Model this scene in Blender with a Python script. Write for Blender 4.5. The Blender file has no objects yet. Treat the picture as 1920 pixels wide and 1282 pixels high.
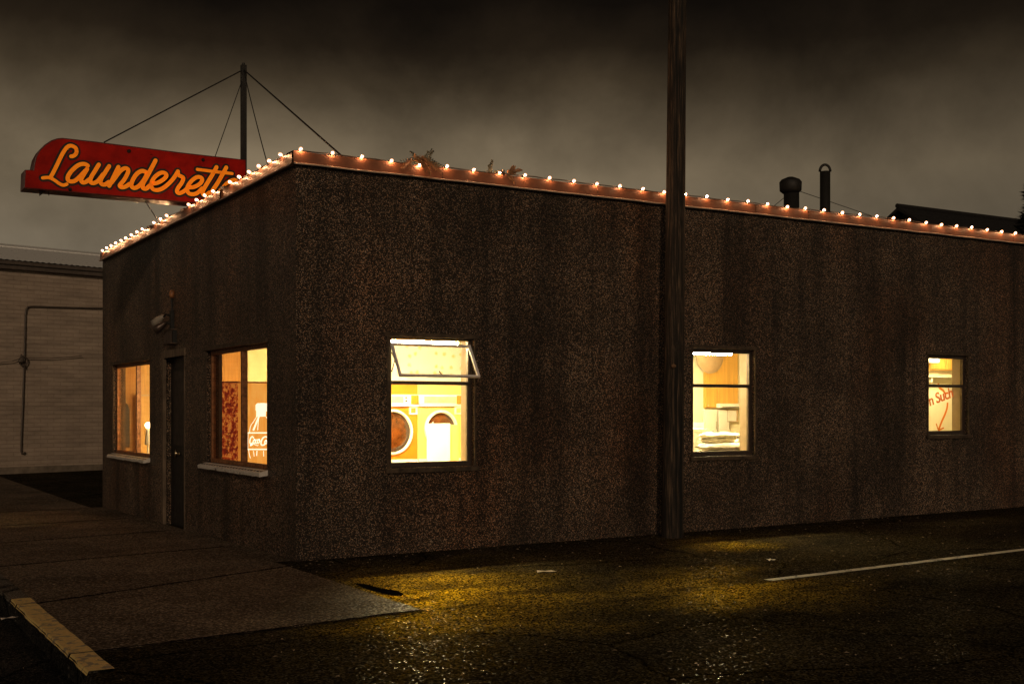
import bpy, bmesh, math, random
from mathutils import Vector, Matrix
random.seed(7)
R = math.radians
S = bpy.context.scene
COL = S.collection

# ------------------------------------------------------------------ camera, world, sun, exposure
# Ground frame: the long wall runs along +X from the building's corner at the
# origin, the short (door) wall runs along +Y.
FPX, CXP, HYP, HCAM = 2238.0, 960.0, 768.0, 1.5
YAW = R(59.4)
AX = Vector((math.cos(YAW), math.sin(YAW)))
RT = Vector((math.sin(YAW), -math.cos(YAW)))
CAM = Vector((-4.2055, -11.3431))
cd = bpy.data.cameras.new('camera'); cam = bpy.data.objects.new('camera', cd); COL.objects.link(cam)
cam.location = (CAM.x, CAM.y, HCAM)
cam.rotation_euler = (R(90), 0, YAW - R(90))
cd.sensor_width = 36.0; cd.lens = FPX / 1920 * 36.0
cd.shift_y = (HYP - 641.0) / 1920.0
cd.clip_start = 0.05; cd.clip_end = 2000
S.camera = cam
S.view_settings.view_transform = 'Standard'; S.view_settings.look = 'None'
S.view_settings.exposure = 0.0; S.view_settings.gamma = 1.0

W = bpy.data.worlds.new('World'); S.world = W; W.use_nodes = True
nt = W.node_tree; nt.nodes.clear()
def wn(t, **k):
    n = nt.nodes.new(t)
    for a, b in k.items(): setattr(n, a, b)
    return n
def wl(a, b): nt.links.new(a, b)
wo = wn('ShaderNodeOutputWorld'); bg = wn('ShaderNodeBackground'); wl(bg.outputs[0], wo.inputs[0])
tc = wn('ShaderNodeTexCoord'); sep = wn('ShaderNodeSeparateXYZ'); wl(tc.outputs['Generated'], sep.inputs[0])
# cloud deck seen by elevation: bright haze low down, heavy dark cloud above
ra = wn('ShaderNodeValToRGB'); e = ra.color_ramp.elements
e[0].position = 0.0; e[0].color = (0.130, 0.112, 0.088, 1)
e[1].position = 1.0; e[1].color = (0.014, 0.012, 0.010, 1)
for p, c in ((0.13, (0.145, 0.123, 0.092, 1)), (0.185, (0.150, 0.122, 0.084, 1)), (0.225, (0.088, 0.070, 0.047, 1)), (0.26, (0.040, 0.030, 0.0185, 1)), (0.29, (0.015, 0.0103, 0.0059, 1)), (0.325, (0.0055, 0.0036, 0.0020, 1)), (0.42, (0.008, 0.006, 0.004, 1))):
    q = e.new(p); q.color = c
mp = wn('ShaderNodeMapping'); mp.inputs['Scale'].default_value = (1.0, 1.0, 1.25); wl(tc.outputs['Generated'], mp.inputs[0])
n1 = wn('ShaderNodeTexNoise'); n1.inputs['Scale'].default_value = 4.4; n1.inputs['Detail'].default_value = 8; n1.inputs['Roughness'].default_value = 0.56; n1.inputs['Distortion'].default_value = 0.15
wl(mp.outputs[0], n1.inputs['Vector'])
# noise shifts the elevation (billowing edges) and scales the brightness
ad = wn('ShaderNodeMath', operation='MULTIPLY_ADD'); wl(n1.outputs['Fac'], ad.inputs[0]); ad.inputs[1].default_value = -0.07; wl(sep.outputs['Z'], ad.inputs[2])
a2 = wn('ShaderNodeMath', operation='ADD'); wl(ad.outputs[0], a2.inputs[0]); a2.inputs[1].default_value = 0.035
wl(a2.outputs[0], ra.inputs[0])
mr = wn('ShaderNodeMapRange'); wl(n1.outputs['Fac'], mr.inputs[0])
for i, v in ((1, 0.32), (2, 0.68), (3, 0.58), (4, 1.34)): mr.inputs[i].default_value = v
# darker bank of cloud towards the right of the view (+X), last glow of dusk behind the camera (-Y)
az = wn('ShaderNodeMapRange'); wl(sep.outputs['X'], az.inputs[0])
for i, v in ((1, 0.52), (2, 0.84), (3, 1.0), (4, 0.50)): az.inputs[i].default_value = v
gl = wn('ShaderNodeMapRange'); wl(sep.outputs['Y'], gl.inputs[0])
for i, v in ((1, 0.1), (2, -0.8), (3, 1.0), (4, 1.9)): gl.inputs[i].default_value = v
m1 = wn('ShaderNodeMath', operation='MULTIPLY'); wl(mr.outputs[0], m1.inputs[0]); wl(az.outputs[0], m1.inputs[1])
m2 = wn('ShaderNodeMath', operation='MULTIPLY'); wl(m1.outputs[0], m2.inputs[0]); wl(gl.outputs[0], m2.inputs[1])
vm = wn('ShaderNodeVectorMath', operation='SCALE'); tn = None; wl(ra.outputs[0], vm.inputs[0]); wl(m2.outputs[0], vm.inputs['Scale'])
SUN_EL, SUN_AZ = 18.0, 207.0      # low warm light from behind the camera, compass degrees from +Y
sk = wn('ShaderNodeTexSky', sky_type='NISHITA'); sk.sun_disc = False; sk.sun_elevation = R(SUN_EL); sk.sun_rotation = R(SUN_AZ)
sks = wn('ShaderNodeVectorMath', operation='SCALE'); wl(sk.outputs[0], sks.inputs[0]); sks.inputs['Scale'].default_value = 0.0002
vt = wn('ShaderNodeVectorMath', operation='MULTIPLY'); wl(vm.outputs[0], vt.inputs[0]); vt.inputs[1].default_value = (1.03, 0.965, 0.86)
va = wn('ShaderNodeVectorMath', operation='ADD'); wl(vt.outputs[0], va.inputs[0]); wl(sks.outputs[0], va.inputs[1])
wl(va.outputs[0], bg.inputs[0]); bg.inputs[1].default_value = 1.12

sd = bpy.data.lights.new('sun', 'SUN'); sun = bpy.data.objects.new('sun', sd); COL.objects.link(sun)
sd.energy = 0.60; sd.angle = R(4); sd.color = (1.0, 0.76, 0.52)
sv = Vector((math.sin(R(SUN_AZ)) * math.cos(R(SUN_EL)), math.cos(R(SUN_AZ)) * math.cos(R(SUN_EL)), math.sin(R(SUN_EL))))
sun.rotation_euler = sv.to_track_quat('Z', 'Y').to_euler()

S.cycles.max_bounces = 7; S.cycles.diffuse_bounces = 3; S.cycles.glossy_bounces = 3; S.cycles.transparent_max_bounces = 12
S.cycles.sample_clamp_indirect = 4.0; S.cycles.caustics_reflective = False; S.cycles.caustics_refractive = False
S.cycles.use_denoising = True

# ------------------------------------------------------------------ sight-line helpers: a point of the photograph on a real plane
def ray(px): return AX + RT * ((px - CXP) / FPX)
def P(px, py, y=0.0):
    r = ray(px); t = (y - CAM.y) / r.y
    return Vector((CAM.x + t * r.x, y, HCAM + t * (HYP - py) / FPX))
def Q(px, py, x=0.0):
    r = ray(px); t = (x - CAM.x) / r.x
    return Vector((x, CAM.y + t * r.y, HCAM + t * (HYP - py) / FPX))
def G(px, py, z=0.0):
    t = (HCAM - z) * FPX / (py - HYP); p = CAM + ray(px) * t
    return Vector((p.x, p.y, z))
def zg(x, y):   # the lot falls gently towards the alley and rises along the long wall
    return 0.007 * max(0.0, min(x, 14)) - 0.0098 * max(0.0, min(y, 9.5))

# ------------------------------------------------------------------ materials
def mat(name):
    m = bpy.data.materials.new(name); m.use_nodes = True
    t = m.node_tree; b = t.nodes['Principled BSDF']
    return m, t, b
def N(t, typ, inputs=None, **k):
    n = t.nodes.new(typ)
    for a, b in k.items(): setattr(n, a, b)
    for a, b in (inputs or {}).items(): n.inputs[a].default_value = b
    return n
def ramp(t, src, stops, interp='LINEAR'):
    r = t.nodes.new('ShaderNodeValToRGB'); r.color_ramp.interpolation = interp
    e = r.color_ramp.elements
    while len(e) < len(stops): e.new(0.5)
    for q, (p, c) in zip(e, stops):
        q.position = p; q.color = (*c, 1) if isinstance(c, tuple) else (c, c, c, 1)
    t.links.new(src, r.inputs[0]); return r.outputs[0]
def coords(t, scale=(1, 1, 1)):
    c = N(t, 'ShaderNodeTexCoord'); m = N(t, 'ShaderNodeMapping', {'Scale': scale})
    t.links.new(c.outputs['Object'], m.inputs[0]); return m.outputs[0]
def noise(t, v, scale, detail=4, rough=0.5, dist=0.0):
    n = N(t, 'ShaderNodeTexNoise', {'Scale': scale, 'Detail': detail, 'Roughness': rough, 'Distortion': dist})
    t.links.new(v, n.inputs['Vector']); return n.outputs['Fac']
def mul(t, a, b, fac=1.0, mode='MULTIPLY'):
    m = N(t, 'ShaderNodeMix', data_type='RGBA', blend_type=mode); m.inputs[0].default_value = fac
    for s, i in ((a, 6), (b, 7)):
        if isinstance(s, tuple): m.inputs[i].default_value = (*s, 1)
        else: t.links.new(s, m.inputs[i])
    return m.outputs[2]
def bump(t, b, h, strength, dist):
    n = N(t, 'ShaderNodeBump', {'Strength': strength, 'Distance': dist}); t.links.new(h, n.inputs['Height']); t.links.new(n.outputs[0], b.inputs['Normal'])
def plain(name, col, rough=0.6, metal=0.0, var=0.25, scale=9.0, spec=0.5, bmp=0.0, stretch=(1, 1, 1)):
    m, t, b = mat(name); v = coords(t, stretch)
    n = noise(t, v, scale, 6, 0.6)
    lo = tuple(c * (1 - var) for c in col); hi = tuple(min(1, c * (1 + var)) for c in col)
    t.links.new(ramp(t, n, [(0.3, lo), (0.7, hi)]), b.inputs['Base Color'])
    t.links.new(ramp(t, n, [(0.3, min(1, rough * 1.15)), (0.7, rough * 0.85)]), b.inputs['Roughness'])
    b.inputs['Metallic'].default_value = metal; b.inputs['Specular IOR Level'].default_value = spec
    if bmp: bump(t, b, n, bmp, 0.01)
    return m
def glow(name, col, strength, base=(0.8, 0.8, 0.8)):
    m, t, b = mat(name); b.inputs['Base Color'].default_value = (*base, 1)
    b.inputs['Emission Color'].default_value = (*col, 1); b.inputs['Emission Strength'].default_value = strength
    return m
def pebble(name, scale, dark, mid, light, stain_lo, frac=0.80, rough=0.5, bs=0.7):
    m, t, b = mat(name); v = coords(t)
    vo = N(t, 'ShaderNodeTexVoronoi', {'Scale': scale, 'Randomness': 1.0}); t.links.new(v, vo.inputs['Vector'])
    sp = N(t, 'ShaderNodeSeparateColor'); t.links.new(vo.outputs['Color'], sp.inputs[0])
    c = ramp(t, sp.outputs[0], [(0.0, dark), (0.50, tuple(x * 1.6 for x in dark)), (frac, mid), (1.0, light)])
    tint = ramp(t, sp.outputs[1], [(0.0, (1.0, 0.70, 0.48)), (0.5, (1.0, 0.86, 0.72)), (1.0, (0.86, 0.92, 0.98))])
    c = mul(t, c, tint)
    # rain streaks and damp patches down the wall
    sv_ = coords(t, (1.3, 1.3, 0.10)); st = noise(t, sv_, 1.9, 6, 0.62, 0.2)
    c = mul(t, c, ramp(t, st, [(0.38, stain_lo), (0.50, 0.9), (0.7, 1.1)]))
    dr = noise(t, coords(t, (5.5, 5.5, 0.07)), 1.5, 3, 0.5); c = mul(t, c, ramp(t, dr, [(0.27, 0.5), (0.37, 1.0)]))
    pa = noise(t, v, 0.9, 4, 0.55); c = mul(t, c, ramp(t, pa, [(0.35, 0.62), (0.62, 1.15)]))
    rw = noise(t, coords(t, (0.6, 0.6, 0.35)), 1.3, 3); c = mul(t, c, ramp(t, rw, [(0.48, (1, 1, 1)), (0.68, (1.08, 0.86, 0.72))]))
    t.links.new(c, b.inputs['Base Color'])
    t.links.new(ramp(t, sp.outputs[2], [(0, rough * 0.55), (1, rough * 1.4)]), b.inputs['Roughness'])
    bump(t, b, ramp(t, vo.outputs['Distance'], [(0.0, 1.0), (0.55, 0.0)]), bs, 0.02)
    return m
M = {}
M['wall'] = pebble('pebbledash', 150, (0.012, 0.0080, 0.0055), (0.075, 0.054, 0.039), (1.0, 0.78, 0.60), 0.46, 0.79)
def N_div(t, s_, d_):
    n = N(t, 'ShaderNodeMath', operation='DIVIDE'); t.links.new(s_, n.inputs[0]); n.inputs[1].default_value = d_; return n.outputs[0]
def asphalt(name, base, light, r0, r1, scale=95, bs=0.55, grit=None, cracks=True):
    m, t, b = mat(name); v = coords(t)
    vo = N(t, 'ShaderNodeTexVoronoi', {'Scale': scale, 'Randomness': 1.0}); t.links.new(v, vo.inputs['Vector'])
    sp = N(t, 'ShaderNodeSeparateColor'); t.links.new(vo.outputs['Color'], sp.inputs[0])
    c = ramp(t, sp.outputs[0], [(0.0, tuple(x * 0.5 for x in base)), (0.7, base), (1.0, light)])
    big = noise(t, v, 0.75, 6, 0.6, 0.4); c = mul(t, c, ramp(t, big, [(0.35, 0.6), (0.65, 1.2)]))
    ce = N(t, 'ShaderNodeTexVoronoi', {'Scale': 0.42}, feature='DISTANCE_TO_EDGE'); wv = N(t, 'ShaderNodeTexNoise', {'Scale': 1.6, 'Detail': 5}); t.links.new(v, wv.inputs['Vector'])
    t.links.new(mul(t, v, wv.outputs['Color'], 0.35, 'ADD'), ce.inputs['Vector'])
    if cracks: c = mul(t, c, ramp(t, ce.outputs['Distance'], [(0.002, 0.05), (0.010, 1.0)]))
    if grit:   # gold metallic flecks painted in for yellow window light reflected on the lot
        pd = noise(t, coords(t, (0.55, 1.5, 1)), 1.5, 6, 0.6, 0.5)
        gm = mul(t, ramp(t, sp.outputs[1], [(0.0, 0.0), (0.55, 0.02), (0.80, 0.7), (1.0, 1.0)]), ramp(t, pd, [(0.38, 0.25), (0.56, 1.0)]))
        # painted reflections kept to patches before the lit windows, faint elsewhere
        wn_ = noise(t, v, 1.1, 5, 0.6); glow_mask = None
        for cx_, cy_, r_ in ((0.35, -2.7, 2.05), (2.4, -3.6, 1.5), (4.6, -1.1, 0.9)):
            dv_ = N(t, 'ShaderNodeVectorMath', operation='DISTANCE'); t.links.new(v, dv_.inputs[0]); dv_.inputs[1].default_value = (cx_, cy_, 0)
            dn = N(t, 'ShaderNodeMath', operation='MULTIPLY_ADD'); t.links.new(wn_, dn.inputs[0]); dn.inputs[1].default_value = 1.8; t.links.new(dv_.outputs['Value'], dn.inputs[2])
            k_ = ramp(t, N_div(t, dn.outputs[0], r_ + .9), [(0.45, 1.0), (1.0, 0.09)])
            glow_mask = k_ if glow_mask is None else mul(t, glow_mask, k_, 1.0, 'LIGHTEN')
        gm = mul(t, gm, glow_mask)
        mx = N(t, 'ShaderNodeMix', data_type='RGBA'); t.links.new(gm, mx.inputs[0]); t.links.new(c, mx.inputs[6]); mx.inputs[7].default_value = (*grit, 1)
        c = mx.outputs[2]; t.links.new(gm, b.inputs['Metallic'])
    t.links.new(c, b.inputs['Base Color'])
    wet = noise(t, v, 0.55, 5, 0.55, 0.6)
    rg = ramp(t, wet, [(0.36, r0), (0.62, r1)])
    t.links.new(mul(t, rg, ramp(t, sp.outputs[1], [(0.0, 0.45), (0.5, 1.0), (1.0, 2.2)])), b.inputs['Roughness'])
    pud = noise(t, coords(t, (0.55, 1.5, 1)), 1.5, 6, 0.6, 0.5)
    t.links.new(mul(t, ramp(t, sp.outputs[2], [(0.0, 0.0), (0.95, 0.0), (1.0, 0.05)] if grit else [(0.0, 0.0), (0.60, 0.01), (0.86, 0.06), (1.0, 0.3)]), ramp(t, pud, [(0.38, 0.10), (0.60, 1.0)])), b.inputs['Specular IOR Level']); b.inputs['Specular Tint'].default_value = (1.0, 0.72, 0.22, 1) if grit else (1.0, 0.78, 0.52, 1)
    fine = noise(t, v, 60, 3, 0.6)
    hh = mul(t, ramp(t, vo.outputs['Distance'], [(0.0, 1.0), (0.6, 0.0)]), fine, 0.5, 'MIX')
    bump(t, b, hh, bs, 0.012)
    return m
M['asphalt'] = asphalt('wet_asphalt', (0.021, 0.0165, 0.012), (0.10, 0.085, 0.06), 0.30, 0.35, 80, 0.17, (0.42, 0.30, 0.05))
M['road'] = asphalt('road_asphalt', (0.020, 0.019, 0.018), (0.10, 0.09, 0.08), 0.40, 0.60)
M['walk'] = asphalt('damp_concrete', (0.130, 0.096, 0.070), (0.44, 0.34, 0.25), 0.58, 0.74, 74, 0.30, None, False)
M['kerb'] = asphalt('kerb_concrete', (0.13, 0.11, 0.09), (0.24, 0.22, 0.19), 0.45, 0.6, 110, 0.3)
def chipped(name, paint, under, cut, scale, rough=0.45):
    m, t, b = mat(name); v = coords(t)
    a = noise(t, v, scale, 8, 0.68, 0.6)
    k = ramp(t, a, [(cut - 0.02, 0.0), (cut + 0.02, 1.0)])
    mx = N(t, 'ShaderNodeMix', data_type='RGBA'); t.links.new(k, mx.inputs[0]); mx.inputs[6].default_value = (*under, 1)
    pv = ramp(t, noise(t, v, scale * 4, 4), [(0.3, tuple(x * 0.72 for x in paint)), (0.7, paint)])
    t.links.new(pv, mx.inputs[7]); t.links.new(mx.outputs[2], b.inputs['Base Color'])
    b.inputs['Roughness'].default_value = rough; bump(t, b, a, 0.25, 0.008)
    return m
M['yellow'] = chipped('worn_yellow_paint', (0.95, 0.66, 0.22), (0.30, 0.23, 0.15), 0.45, 12)
M['line'] = chipped('worn_white_line', (0.62, 0.55, 0.45), (0.06, 0.055, 0.05), 0.44, 9, 0.6)
M['fascia'] = plain('fascia_metal', (0.15, 0.060, 0.032), 0.42, 0.0, 0.30, 5.0, 0.5, 0.12)
M['lip'] = plain('fascia_lip', (0.62, 0.45, 0.34), 0.4, 0.0, 0.15, 12)
M['roof'] = plain('roof_felt', (0.03, 0.03, 0.03), 0.9)
M['black'] = plain('black_iron', (0.012, 0.011, 0.010), 0.6)
M['tar'] = plain('tar', (0.006, 0.005, 0.005), 1.0, 0, 0.2, 9, 0.0)
M['dwood'] = plain('weathered_trim', (0.075, 0.05, 0.032), 0.6, 0, 0.6, 14, 0.4, 0.3, (1, 1, 1))
M['bronze'] = plain('bronze_frame', (0.095, 0.068, 0.055), 0.35, 0.5, 0.2, 20)
M['alu'] = plain('aluminium_sash', (0.90, 0.82, 0.84), 0.35, 0.05, 0.15, 20)
M['rust'] = plain('copper_brown_frame', (0.32, 0.13, 0.05), 0.5, 0.1, 0.6, 22)
M['door'] = plain('black_door', (0.010, 0.009, 0.008), 0.5)
M['brass'] = plain('door_metal', (0.75, 0.6, 0.4), 0.25, 1.0, 0.1)
M['oldwhite'] = chipped('peeling_white', (0.88, 0.80, 0.72), (0.16, 0.12, 0.10), 0.40, 16)
M['cream'] = plain('interior_cream', (0.90, 0.80, 0.54), 0.7, 0, 0.06, 3)
M['jamb'] = plain('interior_reveal', (0.55, 0.42, 0.26), 0.7, 0, 0.12, 6)
M['amberwall'] = plain('amber_panelling', (0.62, 0.33, 0.075), 0.5, 0, 0.28, 5, 0.5, 0, (6, 6, 0.4))
M['white'] = plain('white_enamel', (0.88, 0.82, 0.68), 0.35, 0, 0.04, 6)
M['yellowp'] = plain('yellow_enamel', (0.80, 0.54, 0.15), 0.35, 0, 0.06, 6)
M['orangep'] = plain('orange_enamel', (0.60, 0.17, 0.010), 0.35, 0, 0.10, 4)
M['drum'] = plain('dryer_door_glass', (0.07, 0.020, 0.004), 0.18, 0, 0.8, 10)
M['wood'] = plain('honey_wood', (0.62, 0.33, 0.06), 0.45, 0, 0.18, 5, 0.5, 0, (8, 8, 0.35))
M['chrome'] = plain('chrome', (0.7, 0.66, 0.6), 0.2, 1.0, 0.1)
M['linen'] = plain('white_linen', (0.80, 0.72, 0.56), 0.8, 0, 0.30, 16, 0.2, 0.8)
M['dark'] = plain('dark_plastic', (0.03, 0.022, 0.018), 0.5)
M['tan'] = plain('tan_shade', (0.50, 0.33, 0.17), 0.6, 0, 0.15, 5)
M['redpipe'] = plain('dark_red', (0.30, 0.03, 0.012), 0.4)
def wallpaper():
    m, t, b = mat('flowered_wallpaper'); v = coords(t)
    vo = N(t, 'ShaderNodeTexVoronoi', {'Scale': 7.0, 'Randomness': 0.55}); t.links.new(v, vo.inputs['Vector'])
    nz = noise(t, v, 40, 3); 
    d = N(t, 'ShaderNodeMath', operation='MULTIPLY_ADD'); t.links.new(nz, d.inputs[0]); d.inputs[1].default_value = 0.28; t.links.new(vo.outputs['Distance'], d.inputs[2])
    t.links.new(ramp(t, d.outputs[0], [(0.26, (0.90, 0.76, 0.36)), (0.42, (0.95, 0.93, 0.86))]), b.inputs['Base Color'])
    b.inputs['Roughness'].default_value = 0.7; return m
M['paper'] = wallpaper()
def brick():
    m, t, b = mat('painted_brick'); v = coords(t)
    mp_ = N(t, 'ShaderNodeMapping', {'Rotation': (R(90), 0, 0)}); t.links.new(v, mp_.inputs[0])
    br = N(t, 'ShaderNodeTexBrick', {'Scale': 1.0, 'Brick Width': 0.34, 'Row Height': 0.105, 'Mortar Size': 0.007, 'Mortar Smooth': 0.35,
        'Color1': (0.46, 0.355, 0.275, 1), 'Color2': (0.42, 0.32, 0.245, 1), 'Mortar': (0.34, 0.255, 0.19, 1)}); t.links.new(mp_.outputs[0], br.inputs['Vector'])
    st = noise(t, coords(t, (1, 1, 5)), 0.9, 6, 0.65); c = mul(t, br.outputs['Color'], ramp(t, st, [(0.35, 0.72), (0.6, 1.05)]))
    t.links.new(c, b.inputs['Base Color']); b.inputs['Roughness'].default_value = 0.75
    iv = N(t, 'ShaderNodeMath', operation='SUBTRACT'); iv.inputs[0].default_value = 1.0; t.links.new(br.outputs['Fac'], iv.inputs[1])
    gap = noise(t, coords(t, (0.7, 1, 9)), 2.0, 3)
    bump(t, b, mul(t, iv.outputs[0], gap, 0.35, 'MIX'), 0.6, 0.02); return m
M['brick'] = brick()
M['metalroof'] = plain('corrugated_metal', (0.94, 0.92, 0.90), 0.3, 0.0, 0.06, 2.5, 1.0)
M['gutter'] = plain('gutter_brown', (0.10, 0.075, 0.06), 0.5)
def polewood():
    m, t, b = mat('pole_wood'); v = coords(t, (9, 9, 0.42))
    g = noise(t, v, 6, 8, 0.68, 0.5); c = ramp(t, g, [(0.34, (0.004, 0.003, 0.002)), (0.50, (0.024, 0.015, 0.009)), (0.62, (0.115, 0.073, 0.043)), (0.76, (0.26, 0.17, 0.105))])
    cr = noise(t, coords(t, (10, 10, 0.22)), 2.2, 4, 0.5); c = mul(t, c, ramp(t, cr, [(0.38, 0.12), (0.45, 1.0)]))
    kn = N(t, 'ShaderNodeTexVoronoi', {'Scale': 1.0}); t.links.new(coords(t, (4, 4, 1.7)), kn.inputs['Vector']); c = mul(t, c, ramp(t, kn.outputs['Distance'], [(0.05, 0.15), (0.16, 1.0)]))
    t.links.new(c, b.inputs['Base Color']); b.inputs['Roughness'].default_value = 0.8
    bump(t, b, g, 0.8, 0.02); return m
M['pole'] = polewood()
M['signred'] = None
def signred():
    m, t, b = mat('faded_red_enamel'); v = coords(t)
    a = noise(t, v, 3.0, 8, 0.65); c = ramp(t, a, [(0.3, (0.20, 0.004, 0.003)), (0.5, (0.38, 0.009, 0.004)), (0.72, (0.56, 0.014, 0.006))])
    ch = noise(t, coords(t, (1, 1, 2)), 9, 8, 0.7); c = mul(t, c, ramp(t, ch, [(0.30, 0.25), (0.36, 1.0)]))
    t.links.new(c, b.inputs['Base Color']); b.inputs['Roughness'].default_value = 0.5; b.inputs['Specular IOR Level'].default_value = 0.12
    return m
M['signred'] = signred()
M['signrim'] = plain('sign_rim', (0.10, 0.008, 0.006), 0.45)
def letter():
    m, t, b = mat('orange_letter_added_glow'); v = coords(t)
    a = noise(t, v, 14, 8, 0.7); c = ramp(t, a, [(0.28, (0.35, 0.10, 0.01)), (0.40, (0.95, 0.21, 0.006)), (0.8, (1.0, 0.29, 0.012))])
    t.links.new(c, b.inputs['Base Color']); b.inputs['Roughness'].default_value = 0.4
    t.links.new(c, b.inputs['Emission Color']); b.inputs['Emission Strength'].default_value = 0.36; b.inputs['Specular IOR Level'].default_value = 0.15  # glow added to the unlit enamel letters to brighten them
    return m
M['letter'] = letter()
def bulbglass():
    m, t, b = mat('lit_bulb_glass'); t.nodes.remove(b); out = [n for n in t.nodes if n.type == 'OUTPUT_MATERIAL'][0]
    tr = N(t, 'ShaderNodeBsdfTransparent'); em = N(t, 'ShaderNodeEmission', {'Strength': 2.6}); em.inputs[0].default_value = (1.0, 0.50, 0.26, 1)
    mx = N(t, 'ShaderNodeMixShader'); mx.inputs[0].default_value = 0.42
    t.links.new(tr.outputs[0], mx.inputs[1]); t.links.new(em.outputs[0], mx.inputs[2]); t.links.new(mx.outputs[0], out.inputs[0]); return m
M['bulb'] = bulbglass(); M['filament'] = glow('bulb_filament', (1.0, 0.49, 0.22), 1000.0)
M['deadbulb'] = plain('unlit_bulb', (0.35, 0.30, 0.26), 0.15)
M['tube'] = glow('fluorescent_tube', (1.0, 0.81, 0.43), 720.0)
M['tube2'] = glow('fluorescent_tube_room', (1.0, 0.82, 0.46), 380.0)
M['tube3'] = glow('dim_fluorescent_tube', (1.0, 0.82, 0.45), 110.0)
M['tube4'] = glow('back_room_tube', (1.0, 0.76, 0.32), 260.0)
M['lampglobe'] = glow('lamp_globe', (1.0, 0.70, 0.36), 14.0)
M['amberpanel'] = None
def lit_panel(name, stops, scale, stretch, strength, base):
    m, t, b = mat(name); v = coords(t, stretch); a = noise(t, v, scale, 6, 0.62, 0.8)
    c = ramp(t, a, stops); t.links.new(c, b.inputs['Emission Color']); b.inputs['Emission Strength'].default_value = strength
    b.inputs['Base Color'].default_value = (*base, 1); b.inputs['Roughness'].default_value = 0.3; return m
M['amberpanel'] = lit_panel('amber_lit_front', [(0.3, (0.86, 0.27, 0.02)), (0.7, (1.0, 0.46, 0.09))], 5, (3, 3, 0.6), 1.0, (0.3, 0.14, 0.03))
M['ice'] = lit_panel('red_lit_ice_pattern', [(0.44, (0.22, 0.008, 0.002)), (0.50, (0.55, 0.05, 0.005)), (0.58, (1.0, 0.36, 0.06))], 26, (1.2, 1.2, 0.8), 0.9, (0.05, 0.004, 0.002))
M['whiteglow'] = glow('white_backlit_print', (1.0, 0.88, 0.62), 1.5)
def vinyl():
    m, t, b = mat('orange_vinyl'); b.inputs['Base Color'].default_value = (0.62, 0.19, 0.02, 1)
    out = [n for n in t.nodes if n.type == 'OUTPUT_MATERIAL'][0]
    tl = N(t, 'ShaderNodeBsdfTranslucent'); tl.inputs[0].default_value = (0.85, 0.26, 0.03, 1); mx = N(t, 'ShaderNodeMixShader'); mx.inputs[0].default_value = 0.65
    t.links.new(b.outputs[0], mx.inputs[1]); t.links.new(tl.outputs[0], mx.inputs[2]); t.links.new(mx.outputs[0], out.inputs[0]); return m
M['print'] = vinyl()
M['dryleaf'] = plain('dry_leaf', (0.30, 0.14, 0.055), 0.7, 0, 0.5, 12)
M['darkleaf'] = plain('dark_leaf', (0.03, 0.032, 0.018), 0.7, 0, 0.5, 12)
M['darkroof'] = plain('dark_shingle', (0.012, 0.010, 0.010), 0.8)
M['darkwall'] = plain('dark_clapboard', (0.03, 0.026, 0.024), 0.8)
M['trash'] = plain('paper_scrap', (0.75, 0.66, 0.58), 0.7, 0, 0.15, 20)
def glass(name, tint):
    m, t, b = mat(name); t.nodes.remove(b)
    out = [n for n in t.nodes if n.type == 'OUTPUT_MATERIAL'][0]
    tr = N(t, 'ShaderNodeBsdfTransparent'); tr.inputs[0].default_value = (*tint, 1)
    gl_ = N(t, 'ShaderNodeBsdfGlossy'); gl_.inputs['Roughness'].default_value = 0.03
    lw = N(t, 'ShaderNodeLayerWeight', {'Blend': 0.5}); mx = N(t, 'ShaderNodeMixShader')
    pw_ = N(t, 'ShaderNodeMath', operation='POWER'); t.links.new(lw.outputs['Facing'], pw_.inputs[0]); pw_.inputs[1].default_value = 5.0
    fr = N(t, 'ShaderNodeMath', operation='MULTIPLY_ADD'); t.links.new(pw_.outputs[0], fr.inputs[0]); fr.inputs[1].default_value = 0.92; fr.inputs[2].default_value = 0.05
    t.links.new(fr.outputs[0], mx.inputs[0]); t.links.new(tr.outputs[0], mx.inputs[1]); t.links.new(gl_.outputs[0], mx.inputs[2]); t.links.new(mx.outputs[0], out.inputs[0])
    return m
M['glass'] = glass('window_glass', (0.97, 0.96, 0.93)); M['dimglass'] = glass('dirty_window_glass', (0.60, 0.50, 0.40))

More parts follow.
